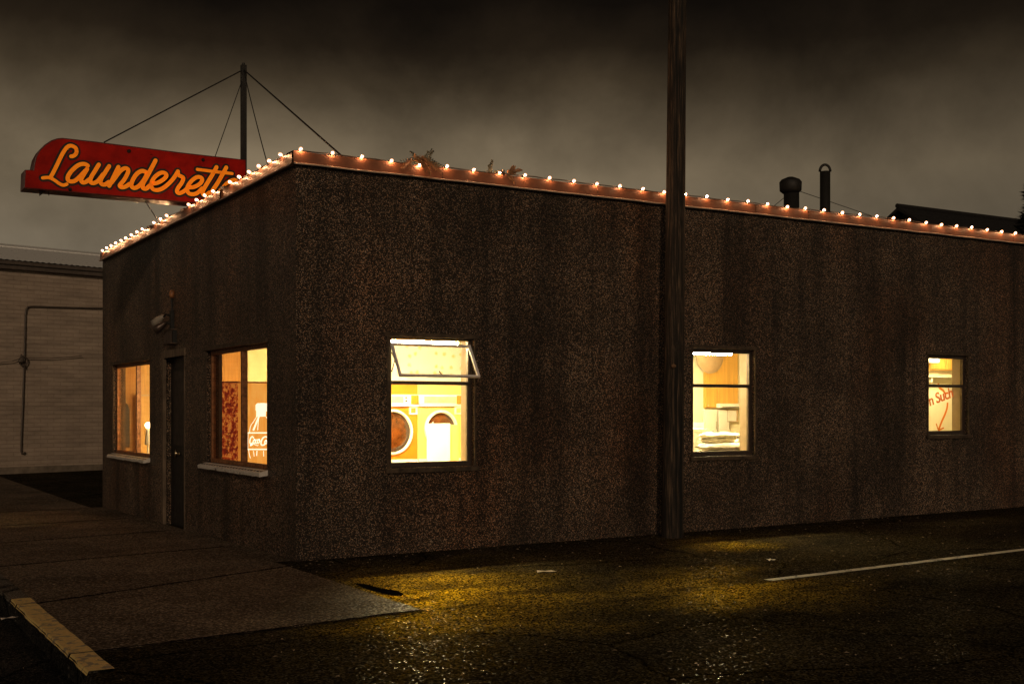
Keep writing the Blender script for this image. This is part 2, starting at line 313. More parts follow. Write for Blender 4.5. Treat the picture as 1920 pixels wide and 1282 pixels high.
# ------------------------------------------------------------------ mesh builder
class MB:
    def __init__(s): s.v = []; s.f = []
    def add(s, vs, fs):
        o = len(s.v); s.v += [tuple(p) for p in vs]; s.f += [tuple(i + o for i in q) for q in fs]; return s
    def box(s, x0, x1, y0, y1, z0, z1):
        return s.add([(x, y, z) for x in (x0, x1) for y in (y0, y1) for z in (z0, z1)],
                     [(0, 1, 3, 2), (4, 6, 7, 5), (0, 4, 5, 1), (2, 3, 7, 6), (0, 2, 6, 4), (1, 5, 7, 3)])
    def quad(s, a, b, c, d): return s.add([a, b, c, d], [(0, 1, 2, 3)])
    def tube(s, pts, r, seg=8, caps=True):
        pts = [Vector(p) for p in pts]; n = len(pts); rs = r if isinstance(r, (list, tuple)) else [r] * n
        up = None; vs = []
        for i, p in enumerate(pts):
            d = (pts[min(i + 1, n - 1)] - pts[max(i - 1, 0)]).normalized()
            if up is None: up = Vector((0, 0, 1)) if abs(d.z) < 0.9 else Vector((1, 0, 0))
            a = d.cross(up).normalized(); up = a.cross(d).normalized()
            for k in range(seg):
                t = 2 * math.pi * k / seg; vs.append(p + (a * math.cos(t) + up * math.sin(t)) * rs[i])
        fs = [(i * seg + k, i * seg + (k + 1) % seg, (i + 1) * seg + (k + 1) % seg, (i + 1) * seg + k) for i in range(n - 1) for k in range(seg)]
        if caps: fs += [tuple(range(seg))[::-1], tuple((n - 1) * seg + k for k in range(seg))]
        return s.add(vs, fs)
    def lathe(s, prof, c=(0, 0, 0), axis='z', seg=20):
        c = Vector(c); vs = []
        for (r, h) in prof:
            for k in range(seg):
                t = 2 * math.pi * k / seg; a, b = r * math.cos(t), r * math.sin(t)
                vs.append(c + (Vector((a, b, h)) if axis == 'z' else Vector((a, h, b)) if axis == 'y' else Vector((h, a, b))))
        n = len(prof)
        fs = [(i * seg + k, i * seg + (k + 1) % seg, (i + 1) * seg + (k + 1) % seg, (i + 1) * seg + k) for i in range(n - 1) for k in range(seg)]
        fs += [tuple(range(seg))[::-1], tuple((n - 1) * seg + k for k in range(seg))]
        return s.add(vs, fs)
    def prism(s, poly, fn0, fn1):   # poly of (a,b); fn0/fn1 map (a,b) to the two end faces
        n = len(poly)
        return s.add([fn0(*p) for p in poly] + [fn1(*p) for p in poly],
                     [tuple(range(n)), tuple(range(2 * n - 1, n - 1, -1))] + [(i, i + n, (i + 1) % n + n, (i + 1) % n) for i in range(n)])
    def build(s, name, m, parent=None, smooth=False, bevel=0.0):
        me = bpy.data.meshes.new(name); me.from_pydata(s.v, [], s.f); me.update()
        bm = bmesh.new(); bm.from_mesh(me); bmesh.ops.recalc_face_normals(bm, faces=bm.faces)
        bm.to_mesh(me); bm.free()
        if smooth:
            for p in me.polygons: p.use_smooth = True
        o = bpy.data.objects.new(name, me); COL.objects.link(o)
        o.data.materials.append(m if not isinstance(m, str) else M[m])
        if parent: o.parent = parent; o.matrix_parent_inverse = Matrix.Translation(-parent_world(parent))
        if bevel:
            b = o.modifiers.new('bevel', 'BEVEL'); b.width = bevel; b.segments = 2; b.limit_method = 'ANGLE'
        return o
def parent_world(o):
    v = Vector((0, 0, 0))
    while o is not None:
        v = v + o.location + (o.matrix_parent_inverse.translation if o.parent else Vector((0, 0, 0))); o = o.parent
    return v
def tag(o, label, cat, group=None):
    o['label'] = label; o['category'] = cat
    if group: o['group'] = group
    return o
def thing(name, label, cat, loc, group=None):
    o = bpy.data.objects.new(name, None); COL.objects.link(o); o.location = loc; o.empty_display_size = 0.2
    return tag(o, label, cat, group)
def struct(o): o['kind'] = 'structure'; return o

# ------------------------------------------------------------------ ground, road, pavement
g = MB(); g.quad((-900, -900, -0.30), (900, -900, -0.30), (900, 900, -0.30), (-900, 900, -0.30)); struct(g.build('ground', 'road'))
KX = -2.82   # street side of the kerb
def sheet(name, xs, ys, m, dz):
    b = MB()
    vs = [(x, y, zg(x, y) + dz) for y in ys for x in xs]; n = len(xs)
    b.add(vs, [(j * n + i, j * n + i + 1, (j + 1) * n + i + 1, (j + 1) * n + i) for j in range(len(ys) - 1) for i in range(n - 1)])
    return struct(b.build(name, m))
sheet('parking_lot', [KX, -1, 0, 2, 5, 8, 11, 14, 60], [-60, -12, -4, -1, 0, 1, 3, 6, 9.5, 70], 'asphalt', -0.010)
b = MB(); b.box(-40, KX - 0.13, -60, 70, -0.22, -0.145)
b.add([(KX - 0.13, -60, -0.145), (KX, -60, -0.010), (KX, -4.25, -0.010), (KX - 0.13, -4.25, -0.145)], [(0, 1, 2, 3)])
b.add([(KX - 0.13, -4.25, -0.1452), (KX, -4.25, -0.1452), (KX, 70, -0.1452), (KX - 0.13, 70, -0.1452)], [(0, 1, 2, 3)])
struct(b.build('road', 'road'))
# kerb: one worn yellow stretch, the rest bare
def kerbseg(y0, y1, m, name):
    b = MB(); n = max(2, int((y1 - y0) / 0.12)); jit = random.Random(int(y0 * 10) + 50)
    rows = []
    for i in range(n + 1):
        y = y0 + (y1 - y0) * i / n; w = jit.uniform(-0.006, 0.006); z = zg(0, y)
        rows.append([(KX + 0.005 + w, y, -0.16), (KX + w, y, z - 0.022), (KX + 0.012 + w, y, z + 0.004), (KX + 0.15 + jit.uniform(-.004, .004), y, z + 0.005), (KX + 0.15, y, -0.1)])
    vs = [p for r in rows for p in r]
    b.add(vs, [(i * 5 + k, i * 5 + k + 1, i * 5 + k + 6, i * 5 + k + 5) for i in range(n) for k in (1, 2, 3)])
    b2 = MB(); b2.add(vs, [(i * 5, i * 5 + 1, i * 5 + 6, i * 5 + 5) for i in range(n)] + [(0, 1, 2, 3, 4), tuple(n * 5 + k for k in range(5))]); struct(b2.build('kerb_face', 'road'))
    return struct(b.build(name, m))
kerbseg(-4.22, -3.66, 'yellow', 'kerb'); kerbseg(-3.64, -1.50, 'yellow', 'kerb'); kerbseg(-1.48, -1.19, 'yellow', 'kerb'); kerbseg(-1.185, 40, 'kerb', 'kerb')
# pavement slabs with open joints (skewed as measured)
XL, XR = KX + 0.155, -0.21
def jy(x, a, bb): return a + (bb - a) * (x - XL) / (XR - XL)
joints = [(-3.62, -3.26), (-1.47, -0.36), (1.10, 1.72), (3.45, 4.05), (5.9, 6.3), (8.6, 8.8), (12, 12), (16, 16), (22, 22)]
jt = MB()
for (a0, b0) in joints[:6]:
    ee = XR if a0 < 0.5 else -.001
    hw_ = .016 if a0 < -3 else .020; nn = 40; rr = random.Random(int(a0 * 7) + 90); prev = None
    for i in range(nn + 1):
        x = XL + (XR - XL) * i / nn; y = a0 + (b0 - a0) * i / nn + rr.uniform(-.012, .012); h_ = hw_ * rr.uniform(.55, 1.15)
        cur = ((x, y - h_, zg(0, y) - .002), (x, y + h_, zg(0, y) - .002))
        if prev: jt.quad(prev[0], cur[0], cur[1], prev[1])
        prev = cur
gp_ = [G(662, 1091), G(690, 1103), G(730, 1113), G(752, 1116), G(757, 1111), G(744, 1105), G(715, 1101), G(690, 1094)]
jt.add([(max(q.x, XR + .006), q.y, zg(q.x, q.y) - .006) for q in gp_], [tuple(range(8))])
struct(jt.build('sidewalk_joints', 'tar'))
b = MB()
for (a0, b0), (a1, b1) in zip(joints, joints[1:]):
    gp = 0.011
    far = 0.02 if a0 > 1.0 else None
    xr = XR if a0 < 0 else 0.0
    def cut(yv, lo):   # stay out of the building
        return yv
    pl = [(XL, a0 + gp), (XR, b0 + gp), (XR, b1 - gp), (XL, a1 - gp)]
    n = 8; top = []
    for (p, q) in ((0, 1), (1, 2), (2, 3), (3, 0)):
        for i in range(n):
            x = pl[p][0] + (pl[q][0] - pl[p][0]) * i / n; y = pl[p][1] + (pl[q][1] - pl[p][1]) * i / n
            j = random.uniform(-0.004, 0.004)
            top.append((x + j * 0.5, y + j))
    m_ = 10; vs = []
    for j in range(m_ + 1):
        for i in range(m_ + 1):
            u, w_ = i / m_, j / m_; x = XL + (XR - XL) * u; y = (pl[0][1] * (1 - u) + pl[1][1] * u) * (1 - w_) + (pl[3][1] * (1 - u) + pl[2][1] * u) * w_
            ed = random.uniform(-.005, .005) if j in (0, m_) or i == m_ else 0
            vs.append((x + (ed if i == m_ else 0), y + ed, zg(x, y) - .005))
    b.add(vs, [(j * 11 + i, j * 11 + i + 1, j * 11 + i + 12, j * 11 + i + 11) for j in range(m_) for i in range(m_)])
    for j in range(m_): p_, q_ = vs[j * 11 + 10], vs[j * 11 + 21]; b.quad(p_, q_, (q_[0], q_[1], q_[2] - .05), (p_[0], p_[1], p_[2] - .05))
    for i in range(m_): p_, q_ = vs[i], vs[i + 1]; b.quad(p_, q_, (q_[0], q_[1], q_[2] - .05), (p_[0], p_[1], p_[2] - .05))
# strip between slabs and the short wall
for (y0, y1) in ((0.02, 1.65), (1.67, 4.03), (4.05, 6.28), (6.3, 8.9)):
    ys = [y0, y1]
    b.add([(XR + 0.004, y0, zg(0, y0) - 0.005), (-0.0, y0, zg(0, y0) - 0.005), (-0.0, y1, zg(0, y1) - 0.005), (XR + 0.004, y1, zg(0, y1) - 0.005)], [(0, 1, 2, 3)])
struct(b.build('sidewalk', 'walk'))
# parking-bay line
p0, p1 = G(1440, 1086, 0.02), G(1990, 1024, 0.03); d = (p1 - p0).normalized(); nrm = Vector((-d.y, d.x, 0)) * 0.05
b = MB(); prev = None; n = 14
for i in range(n + 1):
    c = p0.lerp(p1, i / n); c.z = zg(c.x, c.y) - 0.005; j = random.uniform(-0.006, 0.006)
    cur = (c - nrm * (1 + j * 8), c + nrm * (1 - j * 8))
    if prev: b.quad(prev[0], prev[1], cur[1], cur[0])
    prev = cur
struct(b.build('road_marking', 'line'))

# ------------------------------------------------------------------ the laundry building
LX, LY, HT, T, TR = 15.0, 9.02, 4.03, 0.18, 0.25
bld = thing('launderette_building', 'single-storey dark pebbledashed corner building with lit windows', 'building', (0, 0, 0))
WIN = {'w1': (1.02, 2.02, 0.895, 2.265), 'w2': (5.05, 6.035, 0.935, 2.245), 'w3': (9.23, 10.05, 1.15, 2.265)}
LWIN = {'l2': (0.875, 3.07, 0.862, 2.215), 'l1': (5.89, 8.20, 0.815, 2.205)}
DOOR = (4.05, 5.12, -0.2, 2.25)
def wallgrid(b, u0, u1, z0, z1, ops, fn, inner, T):
    us = sorted({u0, u1, *[o[0] for o in ops], *[o[1] for o in ops]}); zs = sorted({z0, z1, *[o[2] for o in ops], *[o[3] for o in ops]})
    for a, c in zip(us, us[1:]):
        for e_, f_ in zip(zs, zs[1:]):
            mu, mz = (a + c) / 2, (e_ + f_) / 2
            if any(o[0] < mu < o[1] and o[2] < mz < o[3] for o in ops): continue
            for q_, dep in ((b, 0), (inner, T)): q_.quad(fn(a, dep, e_), fn(c, dep, e_), fn(c, dep, f_), fn(a, dep, f_))
    for o in ops:
        for (a, e_, c, f_) in ((o[0], o[2], o[0], o[3]), (o[1], o[2], o[1], o[3]), (o[0], o[2], o[1], o[2]), (o[0], o[3], o[1], o[3])):
            b.quad(fn(a, 0, e_), fn(c, 0, f_), fn(c, 0.10, f_), fn(a, 0.10, e_))
b = MB(); inn = MB(); wallgrid(b, 0, LX, -0.3, HT, list(WIN.values()), lambda u, d_, z: (u, d_, z), inn, TR)
wallgrid(b, T, LY, -0.3, HT, list(LWIN.values()) + [DOOR], lambda u, d_, z: (d_, u, z), inn, T)
b.quad((0, 0, -0.3), (0, T, -0.3), (0, T, HT), (0, 0, HT))
b.box(0.001, LX, LY - T, LY, -0.3, HT); b.box(LX - T, LX, T, LY - T, -0.3, HT)
b.quad((0, 0, HT), (LX, 0, HT), (LX, T, HT), (0, T, HT)); b.quad((0, T, HT), (T, T, HT), (T, LY, HT), (0, LY, HT))
def set_label(o, l): o['label'] = l; return o
b.build('wall', 'wall', bld)
inn.quad((T, LY - T - .004, -.1), (LX - T - .004, LY - T - .004, -.1), (LX - T - .004, LY - T - .004, 2.7), (T, LY - T - .004, 2.7)); inn.quad((LX - T - .004, T, -.1), (LX - T - .004, LY - T, -.1), (LX - T - .004, LY - T, 2.7), (LX - T - .004, T, 2.7))
inn.build('interior_wall', 'cream', bld)
b = MB(); b.box(T, LX - T, T, LY - T, 3.72, 3.80); b.build('roof', 'roof', bld)
b = MB(); b.box(T + .004, LX - T - .004, T + .004, LY - T - .004, 2.62, 2.70); b.build('ceiling', 'cream', bld)
b = MB(); b.box(T + .004, LX - T - .004, T + .004, LY - T - .004, -0.10, 0.02); b.build('floor', 'tan', bld)
# fascia: separate lengths of pressed metal, slightly out of line, with a drip lip
def fascia(breaks, fn, name):
    for a, c in zip(breaks, breaks[1:]):
        b = MB(); l = MB(); n = max(2, int(abs(c - a) / 0.25)); rows = []; lr = []
        off = random.uniform(-0.004, 0.004)
        for i in range(n + 1):
            u = a + 0.004 + (c - a - 0.008) * i / n
            w = random.uniform(-0.004, 0.004) + off; zt = 4.072 + random.uniform(-0.004, 0.004); zb = 3.957 + random.uniform(-0.003, 0.003)
            rows.append([fn(u, -0.045 + w, zb), fn(u, -0.040 + w, zt - 0.012), fn(u, -0.030, zt), fn(u, 0.16, zt + 0.004), fn(u, 0.16, 4.02)])
            lr.append([fn(u, 0.0 - 0.002, zb), fn(u, -0.044 + w, zb - 0.0005), fn(u, -0.066 + w, zb - 0.008), fn(u, -0.064 + w, zb - 0.020), fn(u, -0.05 + w, zb - 0.016), fn(u, -0.002, zb - 0.012)])
        vs = [p for r in rows for p in r]
        b.add(vs, [(i * 5 + k, i * 5 + k + 1, i * 5 + k + 6, i * 5 + k + 5) for i in range(n) for k in range(4)])
        vs = [p for r in lr for p in r]
        l.add(vs, [(i * 6 + k, i * 6 + k + 1, i * 6 + k + 7, i * 6 + k + 6) for i in range(n) for k in range(5)])
        f_ = b.build('fascia', 'fascia', bld); l.build('drip_edge', 'lip', f_)
fascia([-0.045, 1.62, 3.62, 6.02, 6.92, 9.0, 11.0, 13.0, 15.0], lambda u, d_, z: (u, d_, z), 'long')
fascia([0.0, 2.4, 4.6, 7.0, 9.02], lambda u, d_, z: (d_, u, z), 'short')

def sash(b, x0, x1, z0, z1, y0, y1, w):
    b.box(x0, x0 + w, y0, y1, z0, z1); b.box(x1 - w, x1, y0, y1, z0, z1)
    b.box(x0 + w, x1 - w, y0, y1, z0, z0 + w); b.box(x0 + w, x1 - w, y0, y1, z1 - w, z1)
REVEAL = {}
for k, (x0, x1, z0, z1) in WIN.items():
    rail = {'w1': 1.785, 'w2': 1.795, 'w3': 1.835}[k]
    f = MB(); w = 0.045
    f.box(x0 + .002, x0 + w, .045, .095, z0 + .002, z1 - .002); f.box(x1 - w, x1 - .002, .045, .095, z0 + .002, z1 - .002)
    f.box(x0 + w, x1 - w, .045, .095, z0 + .002, z0 + w); ht = .018 if k == 'w1' else w
    f.box(x0 + w, x1 - w, .045, .095, z1 - ht, z1 - .002)
    f.box(x0 + w, x1 - w, .040, .098, rail - .020, rail + .020)
    # thin glazing lip
    f.box(x1 - w - .010, x1 - w, .050, .085, z0 + w, rail - .02); f.box(x0 + w, x1 - w - .01, .050, .085, z0 + w, z0 + w + .01)
    wo_ = f.build('window', 'bronze', bld, bevel=0.003)
    p = MB(); p.quad((x0 + w, .068, z0 + w), (x1 - w, .068, z0 + w), (x1 - w, .068, rail - .02), (x0 + w, .068, rail - .02)); p.build('pane', 'glass', wo_)
    t_ = MB(); t_.box(x0 - .055, x1 + .055, -.022, .0, z1, z1 + .045); t_.box(x1 + .002, x1 + .03, -.014, 0, z0, z1); t_.box(x0 - .03, x0 - .002, -.014, 0, z0, z1)
    t_.build('trim', 'dwood', wo_, bevel=.004)
    t_ = MB(); t_.box(x0 - .05, x1 + .05, -.035, .0, z0 - .055, z0 - .004); t_.build('sill', 'dwood', wo_, bevel=.004)
    t_ = MB(); dd = TR + .002
    t_.box(x0 - .03, x0 + .02, .10, dd, z0, z1); t_.box(x1 - .02, x1 + .03, .10, dd, z0, z1); t_.box(x0 + .02, x1 - .02, .10, dd, z0 - .03, z0 + .02); t_.box(x0 + .02, x1 - .02, .10, dd, z1 - .02, z1 + .03)
    t_.build('reveal', 'jamb', wo_)
    if k != 'w1':
        p = MB(); p.quad((x0 + w, .068, rail + .02), (x1 - w, .068, rail + .02), (x1 - w, .068, z1 - w), (x0 + w, .068, z1 - w)); p.build('pane', 'glass', wo_)
    else:
        # top-hung sash pushed open
        L = .415; th = R(33); hz = 2.186
        def sp(u, l, d_): return (u, .03 - l * math.sin(th) - d_ * math.cos(th), hz - l * math.cos(th) + d_ * math.sin(th))
        sm = MB()
        def bar(u0, u1, l0, l1):
            sm.add([sp(u, l, d_) for u in (u0, u1) for l in (l0, l1) for d_ in (0, .028)], [(0, 1, 3, 2), (4, 6, 7, 5), (0, 4, 5, 1), (2, 3, 7, 6), (0, 2, 6, 4), (1, 5, 7, 3)])
        sx0, sx1 = x0 + .02, x1 - .035
        bar(sx0, sx0 + .026, 0, L); bar(sx1 - .030, sx1, 0, L); bar(sx0 + .026, sx1 - .03, 0, .022); bar(sx0 + .026, sx1 - .03, L - .022, L)
        so = sm.build('awning_sash', 'alu', wo_, bevel=.003); so['label'] = 'top-hung aluminium sash pushed open'
        p = MB(); p.quad(sp(sx0 + .026, .022, .014), sp(sx1 - .03, .022, .014), sp(sx1 - .03, L - .022, .014), sp(sx0 + .026, L - .022, .014)); p.build('pane', 'glass', wo_)
        st = MB(); st.tube([(x0 + w + .005, .05, 2.10), (x0 + w + .005, -.03, 2.02), sp(sx0 + .03, .20, .0)], .006, 6); st.tube([(x0 + w + .005, .05, 1.90), (x0 + w + .005, -.03, 2.02)], .006, 6); st.build('stay', 'dark', wo_)
        st = MB(); st.tube([sp((sx0 + sx1) / 2 + .05, L - .012, -.01), sp((sx0 + sx1) / 2 + .03, L - .10, -.03)], .007, 6); st.build('latch', 'dark', wo_)
for k, (y0, y1, z0, z1) in LWIN.items():
    mid = Q({'l2': 447, 'l1': 251}[k], 768)[1]; f = MB(); w = .05
    f.box(.045, .095, y0 + .002, y0 + w, z0 + .002, z1 - .002); f.box(.045, .095, y1 - w, y1 - .002, z0 + .002, z1 - .002)
    f.box(.045, .095, y0 + w, y1 - w, z0 + .002, z0 + w); f.box(.045, .095, y0 + w, y1 - w, z1 - w, z1 - .002)
    f.box(.035, .10, mid - .028, mid + .028, z0 + w, z1 - w)
    wo_ = f.build('window', 'rust', bld, bevel=.003)
    for (a, c, gm) in ((y0 + w, mid - .028, 'glass'), (mid + .028, y1 - w, 'dimglass')):
        p = MB(); p.quad((.068, a, z0 + w), (.068, c, z0 + w), (.068, c, z1 - w), (.068, a, z1 - w)); p.build('pane', gm, wo_)
    t_ = MB(); t_.box(-.03, 0, y0 - .05, y1 + .05, z1, z1 + .05); t_.box(-.014, 0, y1 + .002, y1 + .05, z0, z1); t_.build('trim', 'dwood', wo_, bevel=.004)
    t_ = MB(); dd = T + .002
    t_.box(.10, dd, y0 - .03, y0 + .02, z0, z1); t_.box(.10, dd, y1 - .02, y1 + .03, z0, z1); t_.box(.10, dd, y0 + .02, y1 - .02, z0 - .03, z0 + .02); t_.box(.10, dd, y0 + .02, y1 - .02, z1 - .02, z1 + .03)
    t_.build('reveal', plain('dark_stained_reveal', (.13, .07, .03), .6, 0, .4, 8), wo_)
    # sloping tiled ledge
    s_ = MB(); n = 22; ya, yb = y0 - .03, y1 + .06; prof = [(0.0, .0), (-.085, -.026), (-.098, -.036), (-.094, -.068), (0.0, -.06)]
    rows = []
    for i in range(n + 1):
        y = ya + (yb - ya) * i / n
        rows.append([(px_ + (random.uniform(-.004, .004) if j else 0), y, z0 + pz_ + (random.uniform(-.006, .004) if j in (2, 3) else 0)) for j, (px_, pz_) in enumerate(prof)])
    vs = [p for r in rows for p in r]
    s_.add(vs, [(i * 5 + q, i * 5 + (q + 1) % 5, (i + 1) * 5 + (q + 1) % 5, (i + 1) * 5 + q) for i in range(n) for q in range(4)] + [(0, 1, 2, 3, 4), tuple(n * 5 + q for q in range(5))])
    nsill = len(s_.f)
    for i in range(n):
        y = ya + (yb - ya) * (i + .5) / n; s_.box(-.064, -.042, y - .016, y + .016, z0 - .028, z0 - .010)
    so = s_.build('sill', 'oldwhite', wo_); so.data.materials.append(M['dark'])
    for p_ in so.data.polygons[nsill:]: p_.material_index = 1
    so['label'] = 'peeling white sloping ledge with a row of dark notches'
# door
y0, y1, z0, z1 = DOOR
b = MB(); zt0 = -.055
b.box(.10, .15, y0 + .002, y1 - .002, zt0, z1 - .002)
do = b.build('door', 'door', bld); do['label'] = 'black recessed entrance door'
b = MB(); b.box(.085, .099, y0 + .17, y0 + .90, 1.02, 2.02); b.build('pane', 'dark', do)
hy_ = Q(333, 850, .07)[1]; hz_ = Q(333, 850, .07)[2]
b = MB(); b.tube([(.045, hy_, hz_ - .06), (.045, hy_, hz_ + .06)], .016, 8); b.tube([(.045, hy_, hz_), (.10, hy_, hz_)], .012, 8); b.lathe([(.03, 0), (.032, .006), (.001, .012)], (.086, hy_, hz_), 'x', 12); b.build('handle', 'brass', do, True)
b = MB(); b.box(-.016, .03, y1 - .035, y1 + .055, -.12, z1 + .05); b.box(-.004, .03, y0 + .002, y0 + .05, -.12, z1 - .05); b.box(-.016, .03, y0 - .03, y1 - .035, z1 - .05, z1 + .05)
b.build('door_frame', plain('worn_door_frame', (.15, .105, .07), .6, 0, .6, 8, .4, .3, (1, 1, .4)), bld, bevel=.004)
# rooms
for xa_, xb_ in ((4.62, 4.74), (9.02, 9.12)):
    b = MB(); b.box(xa_, xb_, T + .004, LY - T - .004, .021, 2.618); b.build('partition', 'cream', bld)
b = MB(); b.box(T + .005, 4.618, 4.92, 4.98, .021, 2.617); p_ = b
b2 = MB(); b2.box(2.2, 4.618, 4.915, 4.985, .0215, 2.6175); b2.build('partition', 'paper', bld)['label'] = 'back wall papered with a faint yellow flower print'
b = MB(); b.box(4.742, 9.018, 3.05, 3.12, .021, 2.617); b.build('partition', 'cream', bld)
b = MB(); b.box(9.122, 14.7, 1.52, 1.60, .021, 2.617); b.build('partition', 'cream', bld)
b = MB(); b.box(T + .006, 2.3, LY - T - .06, LY - T - .006, .0212, 2.6168); b.build('partition', 'amberwall', bld)['label'] = 'amber panelled end wall'

b = MB(); b.box(.955, 1.0, TR + .004, 3.44, .0213, 2.6165); b.build('partition', 'cream', bld)  # unseen partition added to keep the dryer tube light off the pavement
# ------------------------------------------------------------------ ceiling lights inside
def light(loc, length, m, label, two=True):
    t_ = thing('fluorescent_light', label, 'light', loc)
    x, y, z = loc
    b = MB(); b.box(x - length / 2, x + length / 2, y - .11, y + .11, z + .035, z + .10); b.build('fixture', 'white', t_)
    for dy in ((-.055, .055) if two else (0,)):
        b = MB(); b.tube([(x - length / 2 + .03, y + dy, z), (x + length / 2 - .03, y + dy, z)], .02, 10)
        b.tube([(x - length / 2 + .02, y + dy, z), (x - length / 2 + .02, y + dy, z + .05)], .008, 6); b.tube([(x + length / 2 - .02, y + dy, z), (x + length / 2 - .02, y + dy, z + .05)], .008, 6)
        b.build('tube', m, t_)
light((2.06, 2.20, 2.345), 1.85, 'tube', 'twin fluorescent tubes glowing above the tumble dryers, behind the propped-open window')
light((6.0, 1.45, 2.28), 1.8, 'tube2', 'glowing fluorescent tube over the folded linen, seen in the middle window of the long wall')
light((10.6, .9, 2.42), 1.2, 'tube3', 'fluorescent light above the arrow lettering window at the far end')
light((3.0, 6.3, 2.5), 1.8, 'tube4', 'fluorescent light over the back end of the door-side room, behind the far window')

# ------------------------------------------------------------------ tumble dryers
Z1 = lambda X, Y: (X / 4.275 + 690, Y / 4.273 + 600)
def dryer(x0, x1, m, label, cx, cz, ro, ri, coin):
    t_ = thing('tumble_dryer', label, 'tumble dryer', ((x0 + x1) / 2, 4.4, .02), 'tumble dryers against the papered wall')
    y = 4.0
    b = MB(); b.box(x0, x1, y, 4.85, .08, 1.90); b.box(x0 + .02, x1 - .02, y + .05, 4.8, .022, .08); b.build('body', m, t_, bevel=.006)
    b = MB(); b.box(x0 + .003, x1 - .003, y - .045, y - .001, 1.575, 1.715); b.box(x0 + .003, x1 - .003, y - .06, y - .001, 1.548, 1.572); po = b.build('control_panel', 'white', t_, bevel=.004)
    b = MB(); b.box(x0 + .08, x1 - .24, y - .049, y - .0452, 1.595, 1.69); b.build('panel_plate', plain('panel_plate', (.62, .48, .24), .4), po)
    b = MB()
    for kz in (1.625, 1.672): b.lathe([(.014, 0), (.012, -.016), (.0, -.017)], (x1 - .20, y - .046, kz), 'y', 12)
    b.build('knob', 'dark', po)
    b = MB(); b.box(coin, coin + .11, y - .075, y - .0605, 1.585, 1.705); b.build('coin_box', 'orangep', t_, bevel=.004)
    b = MB(); sash(b, coin - .005, coin + .12, 1.435, 1.545, y - .03, y - .001, .02); b.build('coin_slot_frame', 'white', t_)
    b = MB(); b.lathe([(ro, 0), (ro, -.02), (ro - .012, -.04), (ri + .008, -.04), (ri, -.02), (ri, 0)], (cx, y - .001, cz), 'y', 48); dr = b.build('door', 'white', t_, True)
    b = MB(); b.lathe([(ri - .001, -.003), (ri * .7, -.03), (ri * .3, -.042), (.001, -.045)], (cx, y, cz), 'y', 40); b.build('door_glass', 'drum', dr, True)
    b = MB(); b.box(x0 + .003, x1 - .003, y - .03, y - .001, .70, .80); b.build('kick_panel', 'white', t_, bevel=.004)
dryer(2.42, 3.30, 'orangep', 'orange-fronted tumble dryer with a big round door in full view', 2.90, 1.185, .325, .285, 3.17)
dryer(3.308, 4.19, 'yellowp', 'pale yellow tumble dryer whose round door is half hidden by the raised washer lid', 3.675, 1.23, .27, .225, 3.90)
t_ = thing('washing_machine', 'white top-loading washing machine with its lid standing up before the yellow dryer', 'washing machine', (3.35, 3.1, .02))
xa, xb = P(Z1(465, 828)[0], 0, 3.3)[0], P(Z1(655, 828)[0], 0, 3.3)[0]; zt = P(*Z1(500, 828), 3.3)[2]
b = MB(); b.box(xa, xa + .68, 2.72, 3.38, .022, .72); b.build('body', 'white', t_, bevel=.015)
b = MB(); b.box(xa + .01, xb, 3.28, 3.305, .722, zt); b.build('lid', 'white', t_, bevel=.006)
b = MB(); b.box(xb + .005, xb + .15, 3.31, 3.37, .722, zt - .02); b.build('control_panel', 'yellowp', t_, bevel=.006)

# ------------------------------------------------------------------ drinks machine behind the near front window
VY = 3.45
xs = P(447, 0, VY)[0]
t_ = thing('drinks_machine', 'lit drinks machine with white bottle picture and red ice pattern in the window', 'vending machine', (.72, VY + .4, .02))
zt = 1.86
b = MB(); b.box(.20, 1.16, VY + .02, VY + .75, .022, zt); b.build('cabinet', plain('machine_cabinet', (.30, .05, .02), .4), t_, bevel=.01)
b = MB(); b.box(.205, xs - .005, VY, VY + .019, .55, zt - .02); b.build('ice_panel', 'ice', t_)
b = MB(); b.box(xs, 1.14, VY, VY + .019, .30, zt - .02); pn = b.build('front_panel', 'amberpanel', t_)
Z5 = lambda X, Y: (X / 8.55 + 440, Y / 8.547 + 740)
def ribbon(b, pts, y, w, fn=None, sub=6, cap=True):
    # a flat stroke of varying width along a smooth path, in an x-z plane
    pts = [(p[0], p[1], p[2] if len(p) > 2 else w) for p in pts]; sm = []
    n = len(pts)
    for i in range(n - 1):
        a, b_, c, d_ = pts[max(i - 1, 0)], pts[i], pts[i + 1], pts[min(i + 2, n - 1)]
        for k in range(sub):
            t = k / sub
            sm.append(tuple(.5 * (2 * b_[q] + (c[q] - a[q]) * t + (2 * a[q] - 5 * b_[q] + 4 * c[q] - d_[q]) * t * t + (3 * b_[q] - a[q] - 3 * c[q] + d_[q]) * t ** 3) for q in range(3)))
    sm.append(pts[-1]); L_, R_ = [], []
    for i, p in enumerate(sm):
        q0, q1 = sm[max(i - 1, 0)], sm[min(i + 1, len(sm) - 1)]
        dx, dz = q1[0] - q0[0], q1[1] - q0[1]; l = math.hypot(dx, dz) or 1; nx, nz = -dz / l * p[2] / 2, dx / l * p[2] / 2
        L_.append((p[0] + nx, y, p[1] + nz)); R_.append((p[0] - nx, y, p[1] - nz))
    m_ = len(sm)
    b.add(L_ + R_, [(i, i + 1, m_ + i + 1, m_ + i) for i in range(m_ - 1)])
    if cap:
        for idx in (0, -1):
            p = sm[idx]; r = p[2] / 2; c = [(p[0] + r * math.cos(k * math.pi / 5), y - .00015, p[1] + r * math.sin(k * math.pi / 5)) for k in range(10)]
            b.add(c, [tuple(range(10))])
VP_ = lambda X, Y: (lambda v: (v[0], v[2]))(P(*Z5(X, Y), VY))
b = MB()
cx = VP_(440, 0)[0]
